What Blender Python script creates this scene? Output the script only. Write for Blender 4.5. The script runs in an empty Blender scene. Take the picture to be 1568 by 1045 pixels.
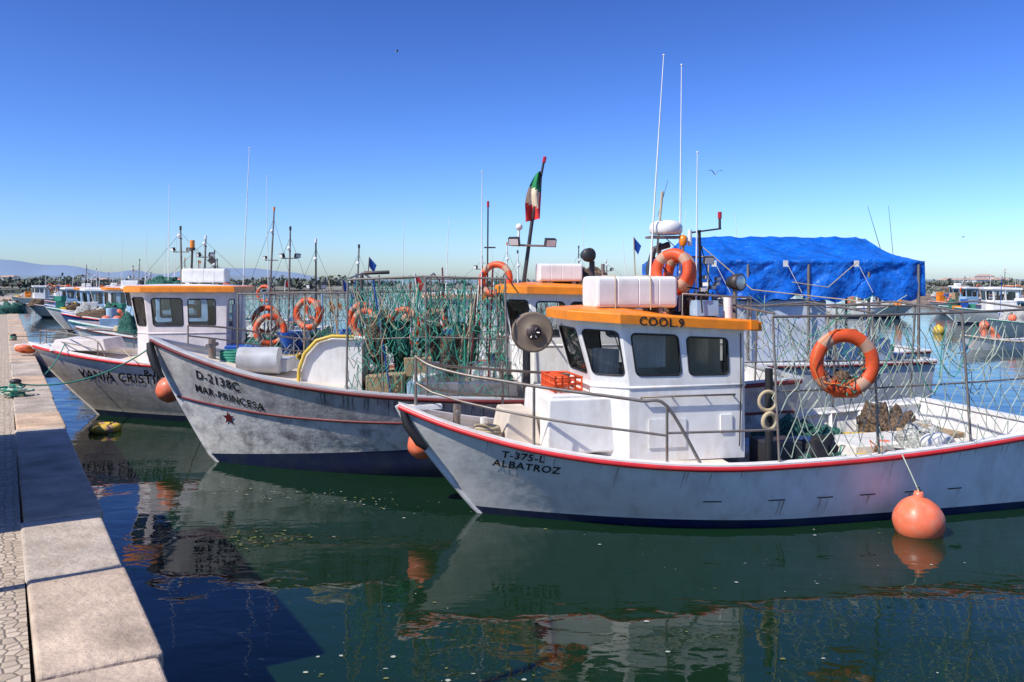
import bpy, math, random
from mathutils import Vector, Matrix, noise
V=Vector
scene=bpy.context.scene
COL=scene.collection
# ------------------------------------------------------------ materials
MATS={}
def M(name,col,rough=.5,metal=0,var=.12,scale=5,bump=0,bscale=40,dirt=None,damt=.4,dscale=2.0,stretch=None,spec=.5,trans=0):
    if name in MATS: return MATS[name]
    m=bpy.data.materials.new(name); m.use_nodes=True
    nt=m.node_tree; N=nt.nodes; Lk=nt.links
    b=N['Principled BSDF']; b.inputs['Roughness'].default_value=rough; b.inputs['Metallic'].default_value=metal
    b.inputs['Specular IOR Level'].default_value=spec
    tc=N.new('ShaderNodeTexCoord')
    n1=N.new('ShaderNodeTexNoise'); n1.inputs['Scale'].default_value=scale; n1.inputs['Detail'].default_value=6
    Lk.new(tc.outputs['Object'],n1.inputs['Vector'])
    r=N.new('ShaderNodeMapRange'); r.inputs['From Min'].default_value=.3; r.inputs['From Max'].default_value=.7
    r.inputs['To Min'].default_value=1-var*1.4; r.inputs['To Max'].default_value=1+var*.6
    Lk.new(n1.outputs['Fac'],r.inputs['Value'])
    mx=N.new('ShaderNodeVectorMath'); mx.operation='SCALE'; mx.inputs[0].default_value=col[:3]
    Lk.new(r.outputs['Result'],mx.inputs['Scale'])
    out=mx.outputs['Vector']
    if dirt:
        mp=N.new('ShaderNodeMapping'); mp.inputs['Scale'].default_value=stretch or (1,1,1)
        Lk.new(tc.outputs['Object'],mp.inputs['Vector'])
        n2=N.new('ShaderNodeTexNoise'); n2.inputs['Scale'].default_value=dscale; n2.inputs['Detail'].default_value=9; n2.inputs['Roughness'].default_value=.65
        Lk.new(mp.outputs['Vector'],n2.inputs['Vector'])
        r2=N.new('ShaderNodeMapRange'); r2.inputs['From Min'].default_value=.48; r2.inputs['From Max'].default_value=.72
        r2.inputs['To Min'].default_value=0; r2.inputs['To Max'].default_value=damt
        Lk.new(n2.outputs['Fac'],r2.inputs['Value'])
        mm=N.new('ShaderNodeMix'); mm.data_type='RGBA'; Lk.new(r2.outputs['Result'],mm.inputs['Factor'])
        Lk.new(out,mm.inputs['A']); mm.inputs['B'].default_value=(*dirt,1); out=mm.outputs['Result']
    Lk.new(out,b.inputs['Base Color'])
    if bump:
        n3=N.new('ShaderNodeTexNoise'); n3.inputs['Scale'].default_value=bscale; n3.inputs['Detail'].default_value=5
        Lk.new(tc.outputs['Object'],n3.inputs['Vector'])
        bp=N.new('ShaderNodeBump'); bp.inputs['Strength'].default_value=1; bp.inputs['Distance'].default_value=bump
        Lk.new(n3.outputs['Fac'],bp.inputs['Height']); Lk.new(bp.outputs['Normal'],b.inputs['Normal'])
    MATS[name]=m; return m
RUST=(.25,.11,.05)
white=M('white_paint',(.87,.85,.81),.35,var=.07,dirt=(.50,.38,.26),damt=.4,dscale=3,stretch=(1.8,1.8,.6))
hullA=M('hull_white_paint',(.87,.85,.81),.3,var=.06,dirt=(.52,.45,.38),damt=.5,dscale=2.6,stretch=(1.6,1.6,.5),bump=.014,bscale=2.5)
hullB=M('hull_worn_paint',(.80,.78,.75),.5,var=.15,dirt=(.16,.14,.16),damt=.9,dscale=3.8,stretch=(1,1,.8),bump=.008,bscale=12)
hullB2=M('hull_shaded_grimy_paint',(.56,.52,.50),.5,var=.2,dirt=(.16,.13,.13),damt=.8,dscale=3.2,stretch=(1,1,.7),bump=.008,bscale=12)  # upper-hull shade put into the darker base colour, grime mottled over it
hullC=M('hull_cream_paint',(.80,.71,.64),.4,var=.1,dirt=(.36,.29,.25),damt=.5,dscale=2,bump=.004,bscale=8)
hullBlue=M('hull_blue_paint',(.05,.12,.3),.35,dirt=(.3,.3,.32),damt=.3)
hullGrey=M('hull_grey_paint',(.55,.56,.57),.4,dirt=(.25,.2,.16),damt=.4)
antif=M('antifouling_navy',(.012,.022,.08),.45,dirt=(.05,.07,.06),damt=.5)
redp=M('red_paint',(.70,.03,.035),.4,dirt=(.3,.1,.08),damt=.3)
maroon=M('maroon_paint',(.16,.02,.02),.5)
deckm=M('deck_cream',(.74,.64,.52),.7,dirt=(.34,.28,.21),damt=.6,dscale=2.5,bump=.002)
deckg=M('deck_grey',(.30,.31,.31),.8,dirt=(.15,.13,.11),damt=.6,bump=.003)
orange=M('orange_paint',(.95,.27,.012),.4,dirt=(.5,.16,.04),damt=.5,dscale=4)
oring=M('orange_lifebuoy',(.80,.10,.02),.5,dirt=(.35,.06,.03),damt=.6,dscale=6,bump=.004,bscale=30)
peach=M('peach_roof_paint',(.78,.45,.27),.5,dirt=(.4,.3,.22),damt=.4)
galv=M('galvanised_steel',(.28,.25,.22),.5,.5,dirt=RUST,damt=.7,dscale=9)
steel=M('stainless_steel',(.55,.53,.5),.3,.85,dirt=RUST,damt=.3)
blk=M('black_rubber',(.018,.018,.02),.6)
dark=M('dark_metal',(.05,.05,.055),.5,.3,dirt=RUST,damt=.4)
plas=M('white_plastic',(.87,.85,.81),.35,var=.06,dirt=(.5,.44,.36),damt=.4)
grip=M('lifebuoy_band',(.52,.30,.2),.7)
pink=M('buoy_pink',(.92,.20,.09),.4,var=.08,dirt=(.62,.36,.26),damt=.55,dscale=7)
yel=M('yellow_plastic',(.75,.5,.05),.45,dirt=(.3,.3,.2))
blue=M('blue_plastic',(.02,.10,.42),.45)
ltbl=M('light_blue_paint',(.34,.52,.70),.45,dirt=(.3,.25,.2))
grn=M('green_net_rope',(.04,.28,.19),.8)
gry=M('pale_net_rope',(.42,.48,.38),.8)
tan=M('tan_rope',(.50,.40,.25),.85)
orp=M('orange_rope',(.7,.2,.04),.8)
wood=M('weathered_wood',(.42,.30,.17),.8,dirt=(.14,.1,.07),damt=.5,stretch=(1,6,6),dscale=3)
netg=M('net_pile_green',(.04,.17,.13),.9,var=.7,scale=25,bump=.05,bscale=30)
netb=M('net_pile_brown',(.2,.13,.08),.9,var=.7,scale=25,bump=.05,bscale=30)
netw=M('net_pile_white',(.55,.55,.52),.9,var=.5,scale=25,bump=.04,bscale=30)
redl=M('red_lamp',(.5,.01,.02),.2); ambl=M('amber_lamp',(.85,.25,.02),.2)
seat=M('interior_brown',(.12,.07,.04),.6)
inter=M('interior_cream',(.62,.60,.56),.6)
curt=M('curtain_cloth',(.75,.68,.64),.9,var=.3,scale=3,bump=.02,bscale=8)
txt=M('black_lettering',(.012,.012,.015),.5)
maro=M('dark_red_lettering',(.15,.015,.02),.5)
flg=M('flag_green',(.01,.22,.07),.8); flr=M('flag_red',(.65,.03,.03),.8); flw=M('flag_cream',(.8,.68,.5),.8)
tarp=M('blue_tarpaulin',(.006,.15,.68),.34,var=.22,scale=3,bump=.05,bscale=7,dirt=(.10,.30,.75),damt=.3,dscale=9)
def glass():
    m=bpy.data.materials.new('window_glass'); m.use_nodes=True; nt=m.node_tree; N=nt.nodes; L=nt.links
    N.remove(N['Principled BSDF']); o=N['Material Output']
    t=N.new('ShaderNodeBsdfTransparent'); t.inputs[0].default_value=(.82,.84,.83,1)
    g=N.new('ShaderNodeBsdfGlossy'); g.inputs['Roughness'].default_value=.02
    f=N.new('ShaderNodeFresnel'); f.inputs[0].default_value=1.6
    mx=N.new('ShaderNodeMixShader'); L.new(f.outputs[0],mx.inputs[0]); L.new(t.outputs[0],mx.inputs[1]); L.new(g.outputs[0],mx.inputs[2]); L.new(mx.outputs[0],o.inputs['Surface'])
    return m
glassm=glass()
# ------------------------------------------------------------ mesh builder
class MB:
    def __init__(s): s.v=[];s.f=[];s.m=[];s.sm=[];s.mats=[]
    def mi(s,mat):
        if mat not in s.mats: s.mats.append(mat)
        return s.mats.index(mat)
    def add(s,vs,fs,mat,smooth=False):
        o=len(s.v); s.v.extend([tuple(v) for v in vs]); single=not isinstance(mat,list)
        for k,f in enumerate(fs):
            s.f.append([i+o for i in f]); s.m.append(s.mi(mat if single else mat[k])); s.sm.append(smooth)
    def box(s,c,d,mat,rz=0,top=(1,1),rot=None):
        c=V(c); x,y,z=d[0]/2,d[1]/2,d[2]/2; Rm=rot or Matrix.Rotation(rz,3,'Z')
        vs=[]
        for k,(tx,ty) in ((-z,(1,1)),(z,top)):
            for a,b in ((-x,-y),(x,-y),(x,y),(-x,y)): vs.append(c+Rm@V((a*tx,b*ty,k)))
        s.add(vs,[(3,2,1,0),(4,5,6,7),(0,1,5,4),(1,2,6,5),(2,3,7,6),(3,0,4,7)],mat)
    def tube(s,pts,r,mat,n=6,closed=False,flat=None):
        pts=[V(p) for p in pts]; k=len(pts); rs=r if isinstance(r,(list,tuple)) else [r]*k
        vs=[];prev=None
        for i,p in enumerate(pts):
            if closed: t=pts[(i+1)%k]-pts[i-1]
            else: t=pts[min(i+1,k-1)]-pts[max(i-1,0)]
            if t.length<1e-9: t=V((0,0,1))
            t.normalize()
            if prev is None:
                a=V((0,0,1)) if abs(t.z)<.9 else V((1,0,0)); nn=(a-t*a.dot(t)).normalized()
            else:
                nn=prev-t*prev.dot(t)
                nn=nn.normalized() if nn.length>1e-6 else prev
            prev=nn; b=t.cross(nn)
            for j in range(n):
                an=2*math.pi*j/n; vs.append(p+(nn*math.cos(an)+b*math.sin(an))*rs[i])
        fs=[]
        for i in range(k if closed else k-1):
            i2=(i+1)%k
            for j in range(n): fs.append((i*n+j,i*n+(j+1)%n,i2*n+(j+1)%n,i2*n+j))
        s.add(vs,fs,mat,n>4)
        if not closed and n>4:
            s.add(vs[:n],[tuple(range(n))],mat); s.add(vs[-n:],[tuple(range(n))],mat)
    def cyl(s,a,b,r,mat,r2=None,n=12): s.tube([a,b],[r,r if r2 is None else r2],mat,n)
    def lathe(s,c,axis,prof,mat,n=16):
        c=V(c); ax=V(axis).normalized()
        a=V((0,0,1)) if abs(ax.z)<.9 else V((1,0,0)); u=(a-ax*a.dot(ax)).normalized(); w=ax.cross(u)
        vs=[]
        for h,r in prof:
            for j in range(n):
                t=2*math.pi*j/n; vs.append(c+ax*h+(u*math.cos(t)+w*math.sin(t))*max(r,.0005))
        fs=[(i*n+j,i*n+(j+1)%n,(i+1)*n+(j+1)%n,(i+1)*n+j) for i in range(len(prof)-1) for j in range(n)]
        s.add(vs,fs,mat,True)
    def sphere(s,c,r,mat,sc=(1,1,1),n=16,jit=0,seed=0):
        c=V(c);m=max(6,n*2//3);vs=[]
        for i in range(m+1):
            ph=math.pi*i/m
            for j in range(n):
                th=2*math.pi*j/n
                d=V((math.sin(ph)*math.cos(th)*sc[0],math.sin(ph)*math.sin(th)*sc[1],math.cos(ph)*sc[2]))
                k=1+(jit*noise.noise(d*2.5+V((seed,seed,0))) if jit else 0)
                vs.append(c+d*r*k)
        s.add(vs,[(i*n+j,i*n+(j+1)%n,(i+1)*n+(j+1)%n,(i+1)*n+j) for i in range(m) for j in range(n)],mat,True)
    def ring(s,c,axis,R,r,mat=None,band=None,n=40,m=10,flat=1.0):
        mat=mat or oring; band=band or grip
        c=V(c); ax=V(axis).normalized(); a=V((0,0,1)) if abs(ax.z)<.9 else V((1,0,0))
        u=(a-ax*a.dot(ax)).normalized(); w=ax.cross(u); vs=[];fs=[];ms=[]
        for i in range(n):
            t=2*math.pi*i/n+.5; d=u*math.cos(t)+w*math.sin(t)
            for j in range(m):
                q=2*math.pi*j/m; vs.append(c+d*(R+r*math.cos(q))+ax*r*math.sin(q)*flat)
        for i in range(n):
            isb=(i%(n//4))<(n//20+1)
            for j in range(m):
                fs.append((i*m+j,i*m+(j+1)%m,((i+1)%n)*m+(j+1)%m,((i+1)%n)*m+j)); ms.append(band if isb else mat)
        s.add(vs,fs,ms,True)
    def heap(s,c,sx,sy,h,mat,seed=0,n=24):
        c=V(c);vs=[];m=10
        for i in range(m+1):
            ph=math.pi/2*i/m
            for j in range(n):
                th=2*math.pi*j/n; d=V((math.sin(ph)*math.cos(th),math.sin(ph)*math.sin(th),math.cos(ph)))
                k=1+.45*noise.noise(d*2+V((seed,0,0)))+.35*noise.noise(d*6+V((0,seed,0)))
                vs.append(c+V((d.x*sx*k,d.y*sy*k,d.z*h*k)))
        s.add(vs,[(i*n+j,i*n+(j+1)%n,(i+1)*n+(j+1)%n,(i+1)*n+j) for i in range(m) for j in range(n)],mat,True)
    def net(s,fn,nu,nv,mat,r=.004,jit=.02,rng=None,diamond=True,drop=0):
        rng=rng or random.Random(1); P={}
        def node(i,j):
            if (i,j) not in P:
                u=(i+(.5*(j%2) if diamond else 0))/nu; p=fn(min(max(u,0),1),j/nv)
                P[(i,j)]=V(p)+V([rng.uniform(-jit,jit) for _ in range(3)])
            return P[(i,j)]
        for j in range(nv):
            for i in range(nu+1):
                tg=[(i,j+1)] + ([(i-1,j+1)] if (diamond and j%2==0) else [(i+1,j+1)] if diamond else [])
                if not diamond and i<nu: tg.append((i+1,j))
                for q in tg:
                    if 0<=q[0]<=nu and rng.random()>=drop: s.tube([node(i,j),node(*q)],r,mat,3)
    def build(s,name,parent=None,bevel=0,loc=(0,0,0)):
        me=bpy.data.meshes.new(name); me.from_pydata(s.v,[],s.f)
        for m in s.mats: me.materials.append(m)
        me.polygons.foreach_set('material_index',s.m); me.polygons.foreach_set('use_smooth',s.sm); me.update()
        o=bpy.data.objects.new(name,me); COL.objects.link(o); o.location=loc
        if parent: o.parent=parent
        if bevel:
            b=o.modifiers.new('bevel','BEVEL'); b.width=bevel; b.segments=3; b.limit_method='ANGLE'; b.angle_limit=math.radians(40)
            b.harden_normals=False
        return o
def empty(name,loc=(0,0,0),rz=0):
    e=bpy.data.objects.new(name,None); COL.objects.link(e); e.location=loc; e.rotation_euler=(0,0,rz); e.empty_display_size=.3; return e
def sag(a,b,d,n=14):
    a=V(a);b=V(b); return [a.lerp(b,i/n)-V((0,0,d*4*(i/n)*(1-i/n))) for i in range(n+1)]
def text_mesh(body,size):
    cu=bpy.data.curves.new('t','FONT'); cu.body=body; cu.size=size; cu.offset=size*.018; cu.resolution_u=3; cu.space_character=1.12
    ob=bpy.data.objects.new('t',cu); COL.objects.link(ob); bpy.context.view_layer.update()
    me=bpy.data.meshes.new_from_object(ob.evaluated_get(bpy.context.evaluated_depsgraph_get()))
    vs=[tuple(v.co) for v in me.vertices]; fs=[tuple(p.vertices) for p in me.polygons]
    bpy.data.objects.remove(ob); bpy.data.curves.remove(cu); bpy.data.meshes.remove(me); return vs,fs
# ------------------------------------------------------------ hull
class Hull:
    def __init__(s,L=8.6,B=1.62,Bw=1.4,rake=.97,sheer=((0,1.4),(4,.8),(8.6,1.05)),zb=.12,sm=.5,ps=2.2,pw=1.7,tail=.12,zb2=0):
        s.L=L;s.B=B;s.Bw=Bw;s.rake=rake;s.sh=list(sheer);s.zb0=zb;s.zb2=zb2;s.sm=sm;s.ps=ps;s.pw=pw;s.tail=tail
    def zb(s,q): return s.zb0+s.zb2*min(q/.45,1)
    def sheer(s,q):
        x=q*s.L;P=s.sh;n=len(P)
        for i in range(n-1):
            if x<=P[i+1][0] or i==n-2:
                x0,y0=P[i];x1,y1=P[i+1]
                m0=(y1-P[i-1][1])/(x1-P[i-1][0]) if i>0 else (y1-y0)/(x1-x0)*1.15
                m1=(P[i+2][1]-y0)/(P[i+2][0]-x0) if i<n-2 else (y1-y0)/(x1-x0)
                h=x1-x0;t=min(max((x-x0)/h,0),1)
                return (2*t**3-3*t*t+1)*y0+(t**3-2*t*t+t)*h*m0+(-2*t**3+3*t*t)*y1+(t**3-t*t)*h*m1
    def F(s,q,p):
        if q<s.sm: return 1-(1-max(q,0)/s.sm)**p
        return 1-s.tail*((q-s.sm)/(1-s.sm))**2
    def xs(s,v):
        return s.rake*(1-v)**1.15 if v>=0 else s.rake+.6*(-v)
    def pt(s,q,v,side=-1):
        zs=s.sheer(q); h=min(max(v,0),1); zb=s.zb(q)
        z=zb+(zs-zb)*v if v>=0 else zb+(zb+.5)*v
        B=s.Bw+(s.B-s.Bw)*h**.8; p=s.pw+(s.ps-s.pw)*h
        if v<0: B*=1-.45*v*v
        x=s.xs(v); x=x+(s.L-.12*(1-h)-x)*q
        return V((x,side*(B*s.F(q,p)+.025),z))
    def at(s,x,z,side=-1,off=0.0):
        v=.5
        for _ in range(14):
            q=(x-s.xs(v))/(s.L-s.xs(v)); q=min(max(q,.0),1); zb=s.zb(q); v=.5*v+.5*min(max((z-zb)/(s.sheer(q)-zb),0),1)
        p=s.pt(q,v,side); e=.004
        du=s.pt(min(q+e,1),v,side)-s.pt(max(q-e,0),v,side); dv=s.pt(q,min(v+e,1),side)-s.pt(q,max(v-e,0),side)
        n=du.cross(dv); n.normalize()
        if n.y*side<0: n=-n
        return p+n*off
    def g(s,x,side=-1,dz=0,inset=.05):
        q=x/s.L; p=s.pt(q,1,side); y=abs(p.y)-inset
        return V((p.x+(inset if x<.3 else 0),side*max(y,0),p.z+dz))
def hull_parts(e,H,hm,bm=None,deck=deckm,sf=.5,zdeck=.3,rub=redp,cap=None,inner=None,ribs=True,stripe=None,hm2=None,split=.5,rr=.03):
    bm=bm or antif; cap=cap or white; inner=inner or white
    N=44; qs=[(i/N)**1.35 for i in range(N+1)]; vs_=[-1,-.5,-.2,0]+[k/12 for k in range(1,13)]
    mb=MB()
    for side in (-1,1):
        pts=[H.pt(q,v,side) for q in qs for v in vs_]; nv=len(vs_); fs=[];ms=[]
        for i in range(N):
            for j in range(nv-1):
                fs.append((i*nv+j,(i+1)*nv+j,(i+1)*nv+j+1,i*nv+j+1) if side<0 else (i*nv+j,i*nv+j+1,(i+1)*nv+j+1,(i+1)*nv+j))
                ms.append(bm if vs_[j]<0 else (hm2 if (hm2 and vs_[j]>=split-.01) else hm))
        mb.add(pts,fs,ms,True)
    a=[H.pt(1,v,-1) for v in vs_]; b=[H.pt(1,v,1) for v in vs_]
    mb.add(a+b,[(j,len(a)+j,len(a)+j+1,j+1) for j in range(len(a)-1)],[bm if v<0 else hm for v in vs_[:-1]])
    mb.tube([H.pt(0,v,-1)*1.0+V((-.012,.025,0)) for v in vs_],.04,hm,8)
    mb.build('hull',e)
    mb=MB()
    for side in (-1,1):
        mb.tube([H.pt(q,.985,side)+V((0,side*.012,0)) for q in qs],rr,rub,8)
        if stripe: mb.tube([H.pt(q,stripe[0],side) for q in qs],stripe[1],rub,6)
        pr=[]
        for q in qs:
            p=H.pt(q,1,side); yo=abs(p.y)+.02; yi=max(abs(p.y)-.11,0)
            pr+=[(p.x,side*yo,p.z+.002),(p.x,side*yo,p.z+.04),(p.x,side*yi,p.z+.045),(p.x,side*yi,p.z-.01)]
        mb.add(pr,[(i*4+k,(i+1)*4+k,(i+1)*4+(k+1)%4,i*4+(k+1)%4) for i in range(N) for k in range(4)],cap)
    p=H.pt(1,1,-1); mb.box((H.L-.02,0,p.z+.021),(.13,abs(p.y)*2,.046),cap)
    mb.build('gunwale',e)
    mb=MB()
    def dz(q): return H.sheer(q)-.10 if q<=sf else zdeck
    def yd(q):
        if q<=sf: return max(abs(H.pt(q,1,1).y)-.07,0)
        return abs(H.at(min(q*H.L,H.L-.13),zdeck,1).y)-.07
    for side in (-1,1):
        pr=[];
        for q in qs:
            p=H.pt(q,1,side); d=dz(q)
            pr+=[(p.x,side*max(abs(p.y)-.06,0),p.z),(p.x,side*yd(q),d)]
        mb.add(pr,[(i*2,(i+1)*2,(i+1)*2+1,i*2+1) for i in range(N)],inner)
        if ribs:
            x=sf*H.L+.3
            while x<H.L-.2:
                p=H.g(x,side,-.03,.12); lo=H.at(x,zdeck,side); lo.y=side*(abs(lo.y)-.13); mb.tube([p,lo],.04,inner,4); x+=.5
            mb.tube([H.g(sf*H.L+.05+k*(H.L*(1-sf)-.15)/10,side,-.03,.13) for k in range(11)],.03,inner,4)
    K=8;pr=[]
    for q in qs:
        y=yd(q)
        for k in range(K+1):
            t=k/K*2-1; pr.append((q*H.L,t*y,dz(q)+(.05 if q<=sf else .02)*(1-t*t)))
    mb.add(pr,[(i*(K+1)+k,(i+1)*(K+1)+k,(i+1)*(K+1)+k+1,i*(K+1)+k+1) for i in range(N) for k in range(K)],[deck if qs[i]<sf else deckg for i in range(N) for k in range(K)])
    yy=H.B*(1-H.tail)
    mb.add([(H.L-.06,-yy+.05,H.sheer(1)),(H.L-.06,yy-.05,H.sheer(1)),(H.L-.14,yd(1),zdeck),(H.L-.14,-yd(1),zdeck)],[(0,1,2,3)],inner)
    mb.build('deck',e)
def hull_text(e,H,body,x0,z0,size,slope=0,mat=txt,side=-1,name='hull_lettering'):
    vs,fs=text_mesh(body,size); mb=MB()
    mb.add([H.at(x0+v[0],z0+v[1]+slope*v[0],side,.009) for v in vs],fs,mat); mb.build(name,e)
def hull_streaks(e,H,rng,x0,x1,n,mat,ztop=None,name='rust_streaks'):
    mb=MB()
    for k in range(n):
        x=rng.uniform(x0,x1); zt=(ztop if ztop else H.sheer(x/H.L)-.06); l=rng.uniform(.06,.3); w=rng.uniform(.006,.02); m=6
        vs=[]
        for i in range(m+1):
            t=i/m; ww=w*(1-t)**.7; z=max(zt-l*t,.16); vs+=[H.at(x-ww/2+.004*math.sin(i+k),z,-1,.005),H.at(x+ww/2+.004*math.sin(i+k),z,-1,.005)]
        mb.add(vs,[(2*i,2*i+1,2*i+3,2*i+2) for i in range(m)],mat)
    mb.build(name,e)
# ------------------------------------------------------------ cabin
def wall(mb,gm,P,wins,mat,fr=blk,rr=.06):
    P=[V(p) for p in P]
    def bi(u,v): return P[0]*(1-u)*(1-v)+P[1]*u*(1-v)+P[2]*u*v+P[3]*(1-u)*v
    n=(P[1]-P[0]).cross(P[3]-P[0]).normalized()
    us=sorted({0,1,*[w[0] for w in wins],*[w[2] for w in wins]}); vz=sorted({0,1,*[w[1] for w in wins],*[w[3] for w in wins]})
    for a,b in zip(us,us[1:]):
        for c,d in zip(vz,vz[1:]):
            mu,mv=(a+b)/2,(c+d)/2
            if any(w[0]<mu<w[2] and w[1]<mv<w[3] for w in wins): continue
            mb.add([bi(a,c),bi(b,c),bi(b,d),bi(a,d)],[(0,1,2,3)],mat)
    W=(P[1]-P[0]).length;Hh=(P[3]-P[0]).length
    for w in wins:
        ru,rv=rr/W,rr/Hh; loop=[]
        for (cu,cv,su,sv,a0) in ((w[0],w[1],1,1,180),(w[2],w[1],-1,1,270),(w[2],w[3],-1,-1,0),(w[0],w[3],1,-1,90)):
            arc=[]
            for k in range(5):
                an=math.radians(a0+k*22.5); arc.append(bi(cu+su*ru+math.cos(an)*ru,cv+sv*rv+math.sin(an)*rv))
            mb.add([bi(cu,cv)]+arc,[(0,k+1,k+2) for k in range(4)],mat); loop+=arc
        if fr: mb.tube(loop,.012,fr,6,closed=True)
        gm.add([bi(w[0],w[1])-n*.012,bi(w[2],w[1])-n*.012,bi(w[2],w[3])-n*.012,bi(w[0],w[3])-n*.012],[(0,1,2,3)],glassm)
def cabin(e,a0,a1,w,z0,zw,z1,c=.35,w2=None,rake=.2,mat=white,roof=orange,ov=.12,th=.12,slope=.05,side_w=2,aftov=.2,fr=blk,rooftop=None,topmat=None,curtains=False):
    w2=w2 or w*.6; mb=MB();gm=MB()
    def plan(r,i=0): return [(a0+c-r*.5,w-i),(a0-r,w2-i*.5),(a0-r,-w2+i*.5),(a0+c-r*.5,-w+i),(a1,-w+i),(a1,w-i)]
    lo=plan(0);hi=plan(rake,.02); zt=lambda a:z1-slope*(a-a0)
    n=6
    for i in range(n):
        j=(i+1)%n
        A,B=lo[i],lo[j];C,D=hi[j],hi[i]
        mb.add([(A[0],A[1],z0),(B[0],B[1],z0),(B[0],B[1],zw),(A[0],A[1],zw)],[(0,1,2,3)],mat)
        if i in (0,1,2): wins=[(.09,.12,.91,.86)]
        elif i==4: wins=[(.12,.1,.4,.8)]
        elif side_w==2: wins=[(.07,.12,.45,.84),(.52,.12,.86,.82)]
        elif side_w==3: wins=[(.05,.12,.3,.84),(.36,.12,.6,.84),(.66,.12,.92,.84)]
        else: wins=[(.15,.12,.7,.84)]
        wall(mb,gm,[(A[0],A[1],zw),(B[0],B[1],zw),(C[0],C[1],zt(C[0])),(D[0],D[1],zt(D[0]))],wins,topmat or mat,fr)
    mb.tube([(p[0],p[1]*1.0,zw-.06) for p in lo],.018,mat,6,closed=True)
    mb.add([(p[0],p[1]*.98,zw-.5) for p in lo],[tuple(range(6))],seat)
    mb.box(((a0+.35),0,zw-.05),(.35,w2*1.6,.35),inter)
    mb.box((a1-.5,w*.3,zw+.15),(.3,.4,.7),seat)
    if curtains:
        k=24
        def cloth(p,q,zl,zh,am=.02):
            p=V(p);q=V(q);d=(q-p);nn=V((d.y,-d.x,0)).normalized(); vs=[]
            for i in range(k+1):
                b=p+d*(i/k)+nn*am*math.sin(i*1.3); vs+=[(b.x,b.y,zl),(b.x,b.y,zh)]
            mb.add(vs,[(2*i,2*i+2,2*i+3,2*i+1) for i in range(k)],curt,True)
        cloth((a0+.02,-w2*.9,0),(a0+c*.75,-w+.12,0),zw+.02,zw+.42); cloth((a0+c+.02,-w+.1,0),(a0+c+.52,-w+.1,0),zw+.18,z1-.1)
        mb.box((a0+.25,.1,zw+.2),(.1,.7,.3),inter)
    mb.box((a1+.012,-w*.1,(z0+zw)/2+.3),(.03,.62,zw-z0+.5),inter)
    mb.build('wheelhouse',e); gm.build('window_panes',e)
    mb=MB(); r=[(a0-rake-ov,w2+ov*.4),(a0-rake-ov,-w2-ov*.4),(a0+c-rake*.5-ov*.4,-w-ov),(a1+aftov,-w-ov),(a1+aftov,w+ov),(a0+c-rake*.5-ov*.4,w+ov)]
    ca=sum(p[0] for p in r)/6
    bot=[(p[0],p[1],zt(p[0])) for p in r]; mid=[(p[0],p[1],zt(p[0])+th) for p in r]
    top=[(ca+(p[0]-ca)*.93,p[1]*.93,zt(p[0])+th+.025) for p in r]; cen=[(ca+(p[0]-ca)*.4,p[1]*.4,zt(p[0])+th+.06) for p in r]
    V4=bot+mid+top+cen; fs=[];ms=[]
    for k,mm in ((0,roof),(6,roof),(12,rooftop or roof)):
        for i in range(6): j=(i+1)%6; fs.append((k+i,k+j,k+6+j,k+6+i)); ms.append(mm)
    fs.append((18,19,20,21,22,23)); ms.append(rooftop or roof); fs.append((5,4,3,2,1,0)); ms.append(mat)
    mb.add(V4,fs,ms)
    mb.build('wheelhouse_roof',e,bevel=.008)
    return zt
def raft(mb,c,l,w,h,rz=0):
    c=V(c); Rz=Matrix.Rotation(rz,3,'Z')
    n=32;segs=[-.5,-.49,-.47,-.26,-.252,-.245,-.237,.0,.008,.015,.022,.25,.258,.265,.272,.47,.49,.5]
    sc=[.90,.965,1,1,.975,.975,1,1,.975,.975,1,1,.975,.975,1,1,.965,.90]
    vs=[]
    for s_,k in zip(segs,sc):
        for j in range(n):
            t=2*math.pi*(j+.5)/n; cx,sy=math.cos(t),math.sin(t)
            y=math.copysign(abs(cx)**.26,cx)*w/2*k; z=math.copysign(abs(sy)**.26,sy)*h/2*k
            if abs(z)<.012: y*=1.03
            vs.append(c+Rz@V((s_*l,y,z)))
    m=len(segs)
    mb.add(vs,[(i*n+j,i*n+(j+1)%n,(i+1)*n+(j+1)%n,(i+1)*n+j) for i in range(m-1) for j in range(n)],plas,False)
    mb.add(vs[:n],[tuple(range(n))],plas); mb.add(vs[-n:],[tuple(range(n))],plas)
    for q in (-.3,.3): mb.box(c+Rz@V((q*l,0,-h/2-.03)),(.06,w*.9,.08),galv,rz)
def whip(mb,a,b,r=.010,mat=plas):
    a=V(a);b=V(b); m=a.lerp(b,.35)
    mb.tube([a,m,b],[r*1.3,r,r*.45],mat,6)
    mb.sphere(b,r*1.2,plas,n=6)
def lamp_fl(mb,c,d,sz=.12):
    c=V(c); d=V(d).normalized(); rot=d.to_track_quat('Y','Z').to_matrix()
    mb.box(c,(sz*1.4,sz*.7,sz),dark,rot=rot); mb.box(c+d*sz*.37,(sz*1.2,.01,sz*.8),plas,rot=rot)
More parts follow.
